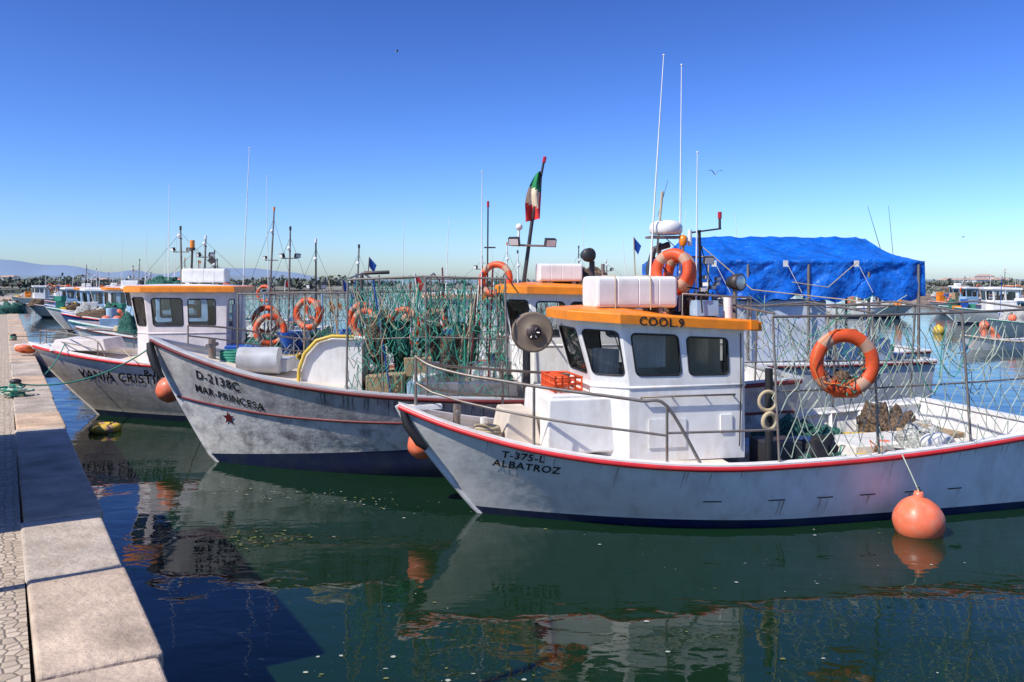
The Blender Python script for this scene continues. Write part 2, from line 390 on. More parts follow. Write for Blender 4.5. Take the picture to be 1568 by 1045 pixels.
def mast(mb,b,h,rng,tilt=.05,arm=.6):
    b=V(b); t=b+V((tilt*h,0,h)); mb.tube([b,t],[.03,.018],rng.choice([galv,white,dark]),8)
    at=lambda k:b.lerp(t,k)
    k6=rng.uniform(.5,.8)
    mb.cyl(at(k6)-V((arm/2,0,0)),at(k6)+V((arm/2,0,0)),.012,galv,n=6)
    mb.cyl(at(.85)-V((0,arm/3,0)),at(.85)+V((0,arm/3,0)),.012,galv,n=6)
    for s_ in (-1,1):
        if rng.random()<.6: lamp_fl(mb,at(k6)+V((s_*arm/2,0,.06)),(s_,-1,-.4),rng.uniform(.07,.11))
    mb.cyl(t,t+V((0,0,.09)),.026,rng.choice([redl,ambl,dark,plas,dark]),n=8); mb.sphere(at(.85)+V((0,-arm/3,.06)),.045,plas,n=8)
    mb.tube([at(.95),b+V((-1.2,.5,0))],.004,dark,3); mb.tube([at(.95),b+V((1.2,-.3,0))],.004,dark,3)
def clutter(e,rng,a0,a1,w,z,n=16,name='deck_gear',poles=True):
    mb=MB();bx=MB()
    for k in range(n):
        x=rng.uniform(a0,a1);y=rng.uniform(-w,w);t=rng.random()
        if not poles and .72<=t<.9: t-=.4
        if t<.28:
            m=rng.choice([blue,orange,white,grn,yel,ltbl,wood]); L_=rng.uniform(.4,.75);hh=rng.uniform(.2,.35)
            for q in range(rng.choice([1,1,2,3]) if poles else 1): bx.box((x,y,z+hh/2+q*(hh+.01)),(L_,.45,hh),m,rng.uniform(-.4,.4),(1.06,1.06))
        elif t<.5: mb.heap((x,y,z),rng.uniform(.3,.7),rng.uniform(.3,.5),rng.uniform(.3,.7 if poles else .5),rng.choice([netg,netb,netw,netg]),rng.random()*50)
        elif t<.62:
            for q in range(5): mb.ring((x,y,z+.04+q*.045),(0.05,0,1),.24-.01*q,.028,rng.choice([grn,tan,orp,gry]),tan,24,6)
        elif t<.72: mb.sphere((x,y,z+.22),.2,rng.choice([pink,yel,pink]),n=12)
        elif t<.9:
            hh=rng.uniform(1.3,2.6);dx,dy=rng.uniform(-.4,.4),rng.uniform(-.2,.2); p=V((x+dx,y+dy,z+hh))
            mb.tube([(x,y,z),p],.014,rng.choice([tan,galv,blue,plas]),5)
            q=p+V((0,0,-.22)); c=rng.choice([flr,blue,blk,orange,grn,orange])
            if rng.random()<.5: mb.add([p,q,q+V((.10,.05,-.14)),q+V((.16,.02,.04))],[(0,1,2,3)],c)
        else:
            mb.cyl((x,y,z),(x,y,z+(.7 if poles else .45)),.2,rng.choice([blue,plas,ltbl]),n=14)
    if bx.v: bx.build(name+'_crates',e,bevel=.012)
    if mb.v: mb.build(name,e)
def cage(e,H,a0,a1,zt,nposts,rng,netmat=gry,far=True,jit=.03,nu=26,nv=9,drop=.12,name='net_frame',r=.0045):
    mb=MB()
    for side in (-1,1):
        if side==1 and not far: continue
        tops=[]
        for k in range(nposts):
            x=a0+(a1-a0)*k/(nposts-1); p=H.g(x,side,.03,.05); t=V((x+rng.uniform(-.04,.04),p.y-side*.12,zt+rng.uniform(-.05,.05)))
            mb.tube([p,p.lerp(t,.9),t],.017,galv,6); tops.append(t)
        mb.tube(tops,.016,galv,6)
        mb.tube([V((t.x,t.y+side*.05,t.z-(zt-H.sheer(.6))*.5)) for t in tops],.011,galv,6)
        def fn(u,v):
            x=a0+(a1-a0)*u; p=H.g(x,side,.05,.05); i=u*(nposts-1); i0=min(int(i),nposts-2); t=tops[i0].lerp(tops[i0+1],i-i0)
            fr=i-i0; s_=.16*4*fr*(1-fr)*v
            q=p.lerp(t,v); return q-V((0,0,s_))+V((0,.05*math.sin(u*17+v*5),0))
        mb.net(fn,nu,nv,netmat,r,jit,rng,drop=drop)
        for q in range(9):
            u0=rng.random()*.7;u1=u0+rng.uniform(.15,.3); am=rng.uniform(.2,.8); mb.tube([fn(u0+(u1-u0)*k/10,.97-am*math.sin(k/10*math.pi)) for k in range(11)],.007,rng.choice([grn,tan,gry,grn]),4)
    for k in range(nposts):
        x=a0+(a1-a0)*k/(nposts-1); a=H.g(x,-1,0,.17);b=H.g(x,1,0,.17)
        if far: mb.tube([(x,a.y,zt),(x,0,zt+.1),(x,b.y,zt)],.014,galv,6)
    return mb.build(name,e)
def railing(e,H,pts,hts,side,lower=.5,r=.018,end=None):
    mb=MB(); top=[H.g(x,side,h,.1) for x,h in zip(pts,hts)]
    if end: top.append(H.g(end,side,.03,.1))
    path=[]
    for i in range(len(top)-1):
        for k in range(5):
            t=k/5; p0=top[max(i-1,0)];p1=top[i];p2=top[i+1];p3=top[min(i+2,len(top)-1)]
            path.append(.5*((2*p1)+(-p0+p2)*t+(2*p0-5*p1+4*p2-p3)*t*t+(-p0+3*p1-3*p2+p3)*t**3))
    path.append(top[-1]); mb.tube(path,r,galv,8)
    mb.tube([H.g(x,side,h*lower,.1) for x,h in zip(pts,hts)],r*.8,galv,8)
    for x,h in list(zip(pts,hts))[::4]: mb.cyl(H.g(x,side,.03,.1),H.g(x,side,h,.1),r*.9,galv,n=8)
    mb.build('railing',e)
# ------------------------------------------------------------ boat A (foreground)
A=empty('fishing_boat',(-1.45,10.9,0),math.radians(12))
HA=Hull(8.7,1.64,1.42,.97,((0,1.43),(.67,1.2),(1.6,.99),(2.8,.85),(4.1,.80),(6.2,.86),(8.7,1.06)),.10,.5,2.25,1.75,.12)
hull_parts(A,HA,hullA,sf=.49,zdeck=.22,rub=redp,inner=white,rr=.036)
hull_text(A,HA,'T-375-L',1.20,.865,.13,-.06)
hull_text(A,HA,'ALBATROZ',1.12,.735,.135,-.06)
cabin(A,2.42,4.36,.85,.75,1.74,2.50,c=.38,w2=.5,rake=.22,mat=white,roof=orange,slope=.06,ov=.12,aftov=.18,curtains=True)
mb=MB()
mb.box((2.25,0,1.2),(.95,1.42,.68),white,top=(.92,.95)); mb.box((1.55,.1,1.12),(.5,.9,.42),deckm,top=(.7,.9))
mb.box((2.25,0,1.56),(.8,1.2,.05),white); mb.build('trunk_cabin',A,bevel=.04)
mb=MB()
raft(mb,(3.05,-.15,2.87),1.12,.62,.42,.03)
for q in (-.3,.18): mb.tube([(3.05+q,-.47,2.64),(3.05+q,-.468,3.04),(3.05+q,-.42,3.085),(3.05+q,.1,3.085),(3.05+q,.165,3.05),(3.05+q,.17,2.64)],.008,tan,4)
mb.build('liferaft_canister',A)
mb=MB()
vs,fs=text_mesh('COOL.9',.155)
mb.add([(2.88+v[0],-.977,2.497-.06*(v[0]+.46)+v[1]) for v in vs],fs,txt); mb.build('roof_lettering',A)
mb=MB()
mb.tube([(2.95,-.855,1.55),(2.95,-.91,1.57),(4.2,-.91,1.57),(4.2,-.855,1.55)],.013,galv,6)
for x in (3.35,3.8): mb.cyl((x,-.85,1.57),(x,-.91,1.57),.01,galv,n=6)
mb.box((4.42,-.985,2.46),(.1,.05,.12),orange); mb.box((4.1,-.862,1.2),(.16,.02,.22),plas); mb.box((3.3,-.862,1.1),(.5,.012,.36),white)
mb.tube([(4.3,-.86,2.35),(4.3,-.87,1.6),(4.28,-.87,.9)],.008,blk,5)
mb.tube([(2.62,-.72,2.42),(2.72,-.70,2.15)],.006,blk,4); mb.tube([(2.2,.2,2.45),(2.32,.0,2.1)],.006,blk,4)
mb.build('wheelhouse_fittings',A)
mb=MB()
mb.tube([(3.45,.1,2.55),(3.42,.1,3.2),(3.5,.1,3.45),(3.72,.1,3.52)],.045,dark,8)
mb.tube([(3.62,.25,2.55),(3.62,.2,3.55)],.03,galv,8); mb.box((3.66,.12,3.62),(.45,.3,.03),galv)
mb.lathe((3.68,.12,3.66),(0,0,1),[(0,.0),(0,.2),(.03,.225),(.1,.23),(.16,.20),(.19,.12),(.2,0)],plas,24)
mb.lathe((3.86,-.05,3.5),(0,0,1),[(0,.04),(.05,.06),(.13,.05),(.15,0)],ambl,12); mb.cyl((3.86,-.05,3.1),(3.86,-.05,3.5),.02,galv)
mb.ring((3.62,-.25,3.15),(-.75,-.62,.12),.235,.075,n=40)
mb.ring((3.78,-.12,3.12),(-.9,-.3,.1),.23,.07,n=40)
mb.tube([(4.15,0,2.5),(4.12,0,3.72)],[.028,.022],dark,8); mb.cyl((3.98,0,3.68),(4.42,-.05,3.74),.012,dark)
mb.cyl((4.4,-.05,3.74),(4.4,-.05,3.88),.018,dark); mb.cyl((4.4,-.05,3.88),(4.4,-.05,3.97),.028,redl)
mb.cyl((3.98,0,3.5),(3.98,0,3.72),.03,plas); lamp_fl(mb,(4.2,-.12,3.3),(0,-1,-.3),.1)
mb.cyl((4.0,.1,3.35),(4.25,-.1,3.35),.014,galv)
for a,b in (((3.35,-.05,2.6),(3.60,0,6.1)),((3.83,0,2.6),(3.86,0,5.98)),((4.05,-.05,2.5),(4.07,-.05,4.78))): whip(mb,a,b,.013)
mb.tube([(3.5,0,3.4),(3.62,.1,4.25)],[.014,.02],tan,6); mb.tube([(3.55,.1,3.9),(3.7,.1,4.4)],.004,dark,4)
mb.cyl((2.75,.55,2.6),(2.75,.55,3.3),.04,dark); mb.lathe((2.66,.5,3.38),(.3,-1,0),[(-.1,0),(-.08,.06),(0,.095),(.08,.1),(.08,0)],dark,14)
mb.cyl((4.5,-.3,2.35),(4.5,-.3,2.95),.03,galv); mb.lathe((4.5,-.3,3.0),(.5,-1,0),[(-.12,0),(-.1,.07),(0,.11),(.1,.12),(.1,0)],dark,14); mb.lathe((4.5,-.3,3.0),(.5,-1,0),[(.101,.1),(.11,.06),(.112,0)],steel,14)
mb.tube([(3.55,-.75,2.55),(3.55,-.75,2.85),(4.5,-.75,2.8),(4.5,-.75,2.48)],.014,galv,6); mb.tube([(3.55,.75,2.55),(3.55,.75,2.85),(4.5,.75,2.8),(4.5,.75,2.48)],.014,galv,6)
mb.box((3.98,-.45,2.66),(.3,.25,.2),ltbl); mb.cyl((4.3,-.5,2.45),(4.3,-.5,2.8),.06,plas)
for k in range(9):
    rk=random.Random(k); p=V((3.7+rk.random()*.8,-.7+rk.random()*.9,2.6)); mb.tube([p,p+V((rk.uniform(-.1,.1),0,rk.uniform(.2,.45)))],.012,rk.choice([dark,galv,plas,blue]),6)
    lamp_fl(mb,p+V((0,0,rk.uniform(.3,.5))),(rk.uniform(-1,1),-1,0),.06)
mb.tube([(3.5,.1,3.35),(3.7,-.3,2.95),(4.0,-.4,2.9),(4.4,-.5,2.6)],.012,blk,5); mb.tube([(4.15,0,3.5),(4.7,-.4,2.9),(5.8,-1.3,2.75)],.008,tan,5)
mb.tube([(4.12,0,3.6),(4.3,.1,3.1),(4.5,-.1,2.6)],.008,blk,4);mb.tube([(3.68,.1,3.6),(4.0,.05,3.3),(4.12,0,3.35)],.006,blk,4)
mb.heap((4.1,.2,2.52),.35,.35,.3,netb,3)
mb.build('mast_and_roof_gear',A)
hts=[.66,.66,.68,.72,.75,.76,.76,.74,.7]
railing(A,HA,[.12,.4,.75,1.1,1.55,1.95,2.35,2.75,3.05],hts,-1,.5,.02,end=3.45)
railing(A,HA,[.12,.4,.75,1.1,1.55,1.95,2.35,2.75,3.05],hts,1,.5,.02,end=3.45)
mb=MB()
mb.tube([HA.g(3.05,-1,.38,.1),HA.g(3.8,-1,.42,.1),HA.g(4.45,-1,.42,.1)],.015,galv,8)
for z in (1.62,1.70,1.78):
    mb.tube([(1.95,-.45,z),(2.3,-.45,z),(2.3,.25,z),(1.95,.25,z)],.016,oring,6,closed=True)
for k in range(9):
    mb.cyl((1.95+.35*(k%5)/4,-.45,1.59),(1.95+.35*(k%5)/4,-.45,1.8),.013,oring,n=6); mb.cyl((1.95,-.45+.7*k/8,1.59),(1.95,-.45+.7*k/8,1.8),.013,oring,n=6)
mb.sphere((2.1,-.1,1.7),.13,oring,(1.3,1,.7),12); mb.sphere((2.1,.15,1.7),.12,oring,(1.2,1,.8),12)
mb.tube([(.05,-.09,1.36),(.1,-.13,1.2),(.25,-.19,.98),(.34,-.2,.9)],[.04,.06,.06,.035],blk,10)
mb.cyl((.75,0,1.1),(.75,0,1.42),.05,galv); mb.cyl((.75,-.2,1.33),(.75,.2,1.33),.03,galv)
mb.cyl((1.15,.25,1.0),(1.15,.25,1.2),.05,white); mb.box((.3,0,1.4),(.5,.16,.05),white)
for k in range(5): mb.ring((1.1,-.25,.99+k*.04),(.04,0,1),.2-.012*k,.024,tan,tan,24,6)
mb.build('foredeck_fittings',A)
mb=MB()
g0=HA.g(5.25,-1,1.2,.02)
mb.ring(g0+V((0,-.04,0)),(-.25,-1,.02),.335,.085,n=48,m=12,flat=.75)
mb.tube([g0+V((.43*math.cos(t*.628),-.06+.03*math.sin(t*3),.43*math.sin(t*.628))) for t in range(11)],.008,orp,4)
for k in range(20):
    rk=random.Random(k+40); t0=rk.uniform(3.3,6.2); p=[]
    for i in range(6): t=t0+i*.2; q=.33+rk.uniform(-.13,.08); p.append(g0+V((q*math.cos(t),-.05+rk.uniform(-.1,.06),q*math.sin(t))))
    mb.tube(p,.008,rk.choice([tan,grn,maroon,orp]),4)
mb.heap(g0+V((.02,.03,-.32)),.16,.06,.2,netb,5)
mb.build('life_ring',A)
cage(A,HA,4.42,8.5,2.62,4,random.Random(4),gry,nu=24,nv=9,drop=.10,r=.006)
mb=MB()
for x in (3.55,4.35,5.0,5.6,6.25,6.9):
    z=.37
    for dz_,mm in ((0,dark),(.018,plas)):
        mb.add([HA.at(x,z+dz_-.008,-1,.006),HA.at(x+.11,z+dz_-.008,-1,.006),HA.at(x+.22,z+dz_-.008,-1,.006),HA.at(x+.22,z+dz_+.008,-1,.006),HA.at(x+.11,z+dz_+.008,-1,.006),HA.at(x,z+dz_+.008,-1,.006)],[(0,1,4,5),(1,2,3,4)],mm)
mb.build('scuppers',A)
rs=M('rust_stain',(.50,.36,.24),.7,var=.3,scale=12); rs2=M('grime_stain',(.60,.54,.47),.7,var=.3,scale=12)
rk=random.Random(5)
for x in (4.4,5.05,5.65,6.3,6.95): hull_streaks(A,HA,rk,x,x+.16,2,rs,.355)
hull_streaks(A,HA,rk,1.0,8.2,26,rs2)
rg=random.Random(12)
mb=MB(); bx=MB()
bx.box((5.2,.3,.45),(1.2,1.0,.45),inter); bx.box((6.9,.0,.5),(1.6,.9,.5),white,.1,(.95,.95)); bx.box((7.9,.5,.75),(.7,1.2,.08),wood,.1)
bx.box((6.2,-1.05,.62),(1.5,.4,.06),white,.0); bx.box((4.85,-.75,.7),(.5,.5,.5),dark)
bx.box((5.8,1.0,.45),(.6,.4,.3),orange,.3); bx.box((6.5,-.7,.4),(.6,.4,.3),ltbl,-.2)
mb.heap((5.3,-.8,.25),.6,.4,.62,blk,3);mb.heap((6.0,.7,.25),.7,.4,.6,netg,6);mb.heap((7.2,-.5,.7),.35,.25,.3,netw,9);mb.heap((7.6,.8,.3),.5,.4,.7,netb,2)
mb.sphere((7.15,-.9,.85),.16,plas,(1.6,.9,.8),14)
for k in range(22):
    p=V((4.6+.17*k,-1.2+.35*(k%5),.95)); mb.tube([p+V((rg.uniform(-.3,.3),rg.uniform(-.2,.2),-.1-.5*rg.random())) for _ in range(7)],.010,rg.choice([grn,gry,tan,orp,blk]),4)
mb.cyl((4.62,-1.0,.5),(4.62,-1.0,1.9),.05,blk); mb.ring((4.55,-1.1,1.5),(0,-1,0),.12,.025,tan,tan,20,6); mb.ring((4.55,-1.14,1.25),(.2,-1,0),.1,.03,tan,tan,20,6)
bx.build('fish_boxes',A,bevel=.02); mb.build('nets_on_deck',A)
clutter(A,random.Random(90),4.8,8.2,1.0,.35,22,'aft_gear',poles=False)
# ------------------------------------------------------------ boat B
B=empty('fishing_boat',(-6.02,14.25,0),math.radians(2))
HB=Hull(10.4,1.8,1.5,.98,((0,2.06),(1.0,1.78),(2.2,1.52),(4.3,1.30),(6.5,1.25),(10.4,1.5)),.14,.46,2.1,1.6,.15,zb2=.38)
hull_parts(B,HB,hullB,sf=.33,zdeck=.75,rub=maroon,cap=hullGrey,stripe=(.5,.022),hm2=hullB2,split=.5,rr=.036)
hull_text(B,HB,'D-2138C',.92,1.46,.2,-.20)
hull_text(B,HB,'MAR-PRINCESA',.86,1.24,.17,-.19)
hull_streaks(B,HB,rk,2.6,6,26,M('dark_grime_stain',(.16,.12,.11),.8,var=.4,scale=9))
mb=MB(); st=[]
for k in range(10):
    r=.12 if k%2==0 else .05; t=math.pi/2+k*math.pi/5; st.append(HB.at(1.45+r*math.cos(t),.82+r*math.sin(t),-1,.012))
mb.add(st+[HB.at(1.45,.82,-1,.012)],[(k,(k+1)%10,10) for k in range(10)],maro); mb.build('hull_star',B)
cabin(B,6.0,8.1,.85,.75,2.05,2.82,c=.35,w2=.5,rake=.15,mat=white,roof=orange,slope=.02,side_w=3)
mb=MB()
raft(mb,(6.8,-.2,3.16),.72,.46,.3,.1)
mb.tube([(6.2,-.2,2.9),(6.35,-.2,4.0),(6.55,-.2,5.02)],[.035,.03,.02],dark,8); mb.cyl((6.55,-.2,5.0),(6.57,-.2,5.1),.03,redl)
mb.cyl((6.0,-.25,3.62),(6.75,-.25,3.6),.018,galv); lamp_fl(mb,(6.05,-.3,3.68),(-.3,-1,-.4),.13); lamp_fl(mb,(6.65,-.3,3.66),(.3,-1,-.4),.13)
mb.cyl((6.12,-.1,3.6),(6.14,-.1,3.9),.02,plas); mb.sphere((6.14,-.1,3.93),.06,plas,n=10)
mb.ring((5.75,.2,3.05),(-.5,-1,.2),.26,.06); whip(mb,(5.5,.2,2.0),(5.52,.2,4.9),.012)
mb.tube([(5.6,.3,1.8),(5.62,.3,4.35)],.013,dark,6); mb.cyl((5.62,.3,4.3),(5.62,.3,4.4),.022,redl); mb.cyl((5.55,.3,3.6),(5.75,.3,3.6),.012,dark)
mb.heap((7.3,.1,2.95),.6,.5,.28,netb,8); mb.cyl((7.5,-.5,2.9),(7.5,-.5,3.3),.03,galv)
mb.build('mast_and_roof_gear',B)
mb=MB(); n1,n2=18,8;vs=[];fs=[];ms=[]
for i in range(n1+1):
    u=i/n1
    for j in range(n2+1):
        w_=j/n2; x=6.53-.05*u-.32*w_*(.35+.65*math.sin(min(u*1.4,1)*math.pi/2))*(1-.25*u); z=4.88-.82*u-.06*w_
        y=-.23+.06*math.sin(w_*8+u*4)+.03*math.sin(u*9+w_*3); vs.append((x,y,z))
for i in range(n1):
    for j in range(n2):
        fs.append((i*(n2+1)+j,(i+1)*(n2+1)+j,(i+1)*(n2+1)+j+1,i*(n2+1)+j+1)); u=(i+.5)/n1+.25*((j+.5)/n2-.5)
        ms.append(flg if u<.36 else flw if u<.70 and j>0 else flr)
mb.add(vs,fs,ms,True); mb.build('flag',B)
mb=MB();bx=MB()
for (y0,y1) in ((-.55,.45),):
    prof=[(3.55,1.2),(2.6,1.2),(2.62,1.55)]+[(3.08-.46*math.cos(t*math.pi/2/6),1.6+.46*math.sin(t*math.pi/2/6)) for t in range(1,7)]+[(3.5,2.04),(3.55,1.98)]
    k=len(prof); vs=[(x,y0,z) for x,z in prof]+[(x,y1,z) for x,z in prof]
    bx.add(vs,[tuple(range(k)),tuple(range(2*k-1,k-1,-1))]+[(i,(i+1)%k,k+(i+1)%k,k+i) for i in range(k)],white)
mb.tube([(2.56,-.6,1.3),(2.57,-.6,1.6),(2.66,-.6,1.85),(2.85,-.6,2.06),(3.1,-.6,2.13),(3.45,-.6,2.12)],.03,yel,8)
bx.box((3.95,.0,1.15),(.6,1.4,.7),wood); bx.box((4.7,-.6,1.2),(.75,.6,.4),ltbl); bx.box((5.3,-.4,1.45),(1.4,.06,.5),steel); bx.box((5.3,-1.0,1.35),(1.5,.8,.25),steel,.03)
bx.box((4.5,.5,1.3),(.9,.6,.6),white); bx.box((2.0,.1,1.62),(.6,.7,.22),hullGrey)
mb.cyl((1.0,0,1.7),(1.0,0,2.05),.06,galv); mb.cyl((1.0,-.25,1.95),(1.0,.25,1.95),.035,galv)
mb.cyl((1.55,-.35,1.72),(2.2,-.35,1.72),.22,hullGrey,n=18)
for k in range(4): mb.ring((1.3,.25,1.68+.045*k),(0,0,1),.22,.028,grn,grn,24,6)
mb.tube([(.02,-.14,2.0),(.06,-.17,1.85),(.16,-.22,1.6),(.25,-.24,1.45)],[.05,.075,.075,.04],blk,10)
mb.cyl((6.2,-1.35,1.3),(6.2,-1.35,2.2),.06,dark); c=(6.28,-1.45,2.24)
mb.lathe(c,(.12,-1,.05),[(-.12,0),(-.12,.3),(-.1,.31),(-.04,.2),(0,.14),(.04,.2),(.1,.31),(.12,.3),(.115,.27),(.08,.1),(.14,.09),(.15,0)],M('hauler_rubber',(.22,.17,.12),.6,dirt=(.35,.28,.22)),28)
mb.lathe(c,(.12,-1,.05),[(.15,.12),(.17,.11),(.175,.0)],dark,14)
for q in range(6):
    t=q*math.pi/3; mb.cyl(V(c)+V((.05*math.cos(t)+.015,-.165,.05*math.sin(t))),V(c)+V((.09*math.cos(t)+.015,-.18,.09*math.sin(t))),.012,steel,n=6)
for c,ax in (((4.15,.6,2.25),(-.4,-1,0)),((3.35,1.5,2.2),(-.6,-1,0)),((4.3,.9,2.15),(.5,-1,.2))): mb.ring(c,ax,.27,.06)
bx.build('deck_boxes',B,bevel=.02); mb.build('deck_gear',B)
railing(B,HB,[.5,.9,1.3,1.7,2.1,2.5,2.9],[.35,.42,.45,.45,.45,.45,.4],1,.5,.016,end=3.1)
cage(B,HB,3.5,5.9,3.05,3,random.Random(9),grn,nu=18,nv=14,drop=.35,r=.0055,jit=.045)
mb=MB();rg=random.Random(3)
def gf(y0,h):
    def fn(u,v): x=3.4+2.5*u; return V((x,y0+.1*math.sin(x*5),1.0+(h-1.0)*v-.12*abs(math.sin(u*math.pi*3))*v))
    return fn
for y0,h,m in ((-.9,2.9,grn),(0,3.15,grn),(.9,3.1,grn),(.5,2.8,tan)): mb.net(gf(y0,h),28,14,m,.006,.05,rg,drop=.3)
for k in range(16):
    x=rg.uniform(3.5,5.9);y=rg.uniform(-1.4,1.4); mb.tube([(x,y,1.0),(x+rg.uniform(-.15,.15),y,rg.uniform(2.6,3.3))],.014,rg.choice([galv,maroon,grn,tan]),6)
for k in range(5):
    x=rg.uniform(3.6,5.6); mb.heap((x,rg.uniform(-.8,.8),rg.uniform(2.0,2.5)),.2,.2,-.7,rg.choice([netg,netb]),k*3)
mb.build('fishing_nets',B)
clutter(B,random.Random(21),3.8,5.8,1.3,.8,36); clutter(B,random.Random(5),8.4,10,1.2,.8,10,'stern_gear')
# ------------------------------------------------------------ boat C
C=empty('fishing_boat',(-10.86,19.2,0),math.radians(5))
HC=Hull(10.2,1.8,1.55,1.4,((0,1.62),(1.2,1.45),(3,1.28),(6,1.15),(10.2,1.3)),.13,.46,2.0,1.6,.15)
hull_parts(C,HC,hullC,sf=.30,zdeck=.6,rub=redp,cap=white,rr=.036)
hull_text(C,HC,'VANIA CRISTINA',1.35,.92,.28,-.035)
hull_text(C,HC,'P-1187-L',3.0,1.02,.2,-.03)
cabin(C,2.55,4.55,.95,1.2,1.95,2.78,rake=.18,slope=.0,mat=M('cabin_pale_pink',(.82,.71,.67),.4),topmat=None,roof=orange,rooftop=white)
mb=MB();bx=MB()
raft(mb,(3.9,-.1,3.15),.95,.5,.32)
bx.box((.25,0,1.56),(1.0,.34,.1),white); mb.ring((-.05,-.05,1.5),(0,.3,1),.16,.07,pink,orp,24,8)
bx.box((1.3,0,1.62),(1.2,1.3,.25),hullC,top=(.85,.85)); bx.box((4.95,-.9,1.25),(.75,.7,.75),blue)
rg=random.Random(8)
mast(mb,(3.3,.1,2.9),1.3,rg,-.02,.35); mast(mb,(3.75,.3,2.9),1.1,rg,.03,.3)
mb.cyl((3.6,-.2,3.1),(3.62,-.2,3.8),.025,dark); mb.cyl((3.62,-.2,3.78),(3.62,-.2,3.95),.055,ambl,n=10); mb.cyl((3.62,-.2,3.72),(3.62,-.2,3.78),.065,dark)
rot=Matrix.Rotation(math.pi/4,3,'Y'); mb.box((4.05,-.2,3.5),(.14,.02,.14),dark,rot=rot)
whip(mb,(4.6,.1,1.2),(4.82,.1,6.1),.014); whip(mb,(3.0,.1,2.9),(3.02,.1,5.2),.010)
mb.heap((2.9,.2,2.85),.4,.4,.25,netg,4)
bx.build('deck_boxes',C,bevel=.02); mb.build('mast_and_roof_gear',C)
railing(C,HC,[.3,.7,1.1,1.5,1.9],[.35,.4,.42,.42,.35],-1,.5,.014,end=2.1); railing(C,HC,[.3,.7,1.1,1.5,1.9],[.35,.4,.42,.42,.35],1,.5,.014,end=2.1)
mb=MB()
for c,ax in (((6.3,-.9,2.3),(-.5,-1,0)),((5.5,-1.0,1.95),(.3,-1,.2)),((5.15,.4,2.1),(-.2,-1,0)),((7.5,-1,2.2),(-.4,-1,0))): mb.ring(c,ax,.3,.07)
for x in (4.9,5.6,6.3,7.0,7.7,8.4,9.1):
    for y in (-1.45,1.45): mb.tube([(x,y,1.1),(x,y*.95,2.75)],.02,rg.choice([galv,ltbl,wood]),6)
for y in (-1.4,1.4): mb.tube([(4.9,y,2.75),(9.2,y,2.8)],.018,galv,6)
mb.tube([(7.5,-1.2,1),(7.5,-1.2,3.15),(7.55,-1.2,3.2),(8.1,-1.2,3.22)],.04,dark,8)
mast(mb,(5.7,0,1.0),3.2,rg,.02,.35);mast(mb,(7.2,.2,1.0),2.8,rg,.04,.35); mast(mb,(5.1,.6,1.0),3.7,rg,.05,.3); mast(mb,(6.4,-.4,1.0),2.9,rg,.0,.3); whip(mb,(5.2,.4,2),(5.15,.4,5.5),.01); whip(mb,(8.3,.4,2),(8.35,.4,4.5),.01)
def fnc(u,v): return V((5+4.2*u,-1.42,1.15+1.6*v-.12*abs(math.sin(u*18))*v))
mb.net(fnc,34,11,gry,.006,.04,rg,drop=.3); mb.build('deck_frame',C)
clutter(C,random.Random(31),4.9,9.8,1.4,.65,50); clutter(C,random.Random(32),5,9.6,1.3,1.2,40,'piled_gear')
# ------------------------------------------------------------ boat E with tarpaulin
E=empty('fishing_boat',(-.3,17.9,0),math.radians(3))
HE=Hull(8.5,1.85,1.6,1.2,((0,1.9),(2,1.6),(5,1.4),(8.5,1.45)),.2,.45,2.1,1.7,.1)
hull_parts(E,HE,hullGrey,sf=.3,zdeck=.7,rub=maroon,cap=white)
mb=MB(); x0,x1=3.4,8.3
def tp(u,w_):
    x=x0+(x1-x0)*u; a=abs(w_); s_=1 if w_>0 else -1
    hip=max(0,(u-.92)/.08,(.12-u)/.12)
    if a<.5: y=s_*a/.5*1.65; z=3.95-.54*(a/.5)-.45*hip*(1-a/.5)
    else: y=s_*(1.65+.04*math.sin(u*40+a*3)*(a-.5)*2); z=3.41-(a-.5)/.5*(.74+.05*math.sin(u*23)+.03*math.sin(u*61))
    if a<.5: z-=.07*math.sin(u*math.pi*5)**2*math.sin(a*2*math.pi)
    def rd(p): return 1-2*abs(noise.noise(p))
    k=1 if a>.5 else .25
    y-=s_*.05*k*(rd(V((x*1.6+a*1.5,a*1.6,s_)))**3)+s_*.025*k*rd(V((x*4-a*4,a*3,7)))**2; z+=.03*noise.noise(V((x*3,a*7,s_)))+(0 if a>.5 else .03*rd(V((x*1.3,a*4,3)))**4)
    return V((x+(.03*noise.noise(V((a*6,w_*3,u)))),y,z))
nu,nw=170,64
mb.add([tp(i/nu,j/nw*2-1) for i in range(nu+1) for j in range(nw+1)],[(i*(nw+1)+j,(i+1)*(nw+1)+j,(i+1)*(nw+1)+j+1,i*(nw+1)+j+1) for i in range(nu) for j in range(nw)],tarp,True)
for u in (0,1):
    P=[tp(u,j/nw*2-1) for j in range(nw+1)]; b=[V((p.x+.02,p.y,2.70+.03*math.sin(p.y*7))) for p in P]
    mb.add(P+b,[(j,j+1,nw+2+j,nw+1+j) for j in range(nw)],tarp,True)
mb.build('tarpaulin_canopy',E)
mb=MB();bx=MB()
for x in (3.5,4.8,6.0,7.2,8.2):
    for y in (-1.6,1.6): mb.cyl((x,y,1.3),(x,y,3.35),.03,galv,n=8)
for k,x in enumerate((4.1,5.5,6.9)):
    mb.box((x,-1.72,3.36),(.09,.02,.12),plas); mb.tube([(x,-1.74,3.4),(x+.3,-1.77,2.8)],.006,plas,4)
mb.tube([(5.6,-1.78,3.0),(6.3,-1.8,2.9),(6.9,-1.78,3.4)],.010,tan,5)
bx.box((5.1,-.9,1.7),(2.6,1.2,1.9),M('cabin_blue_grey',(.62,.68,.78),.5,dirt=(.3,.28,.26)),top=(1,1)); bx.box((7.3,-.4,1.3),(1.2,1.4,1.1),ltbl)
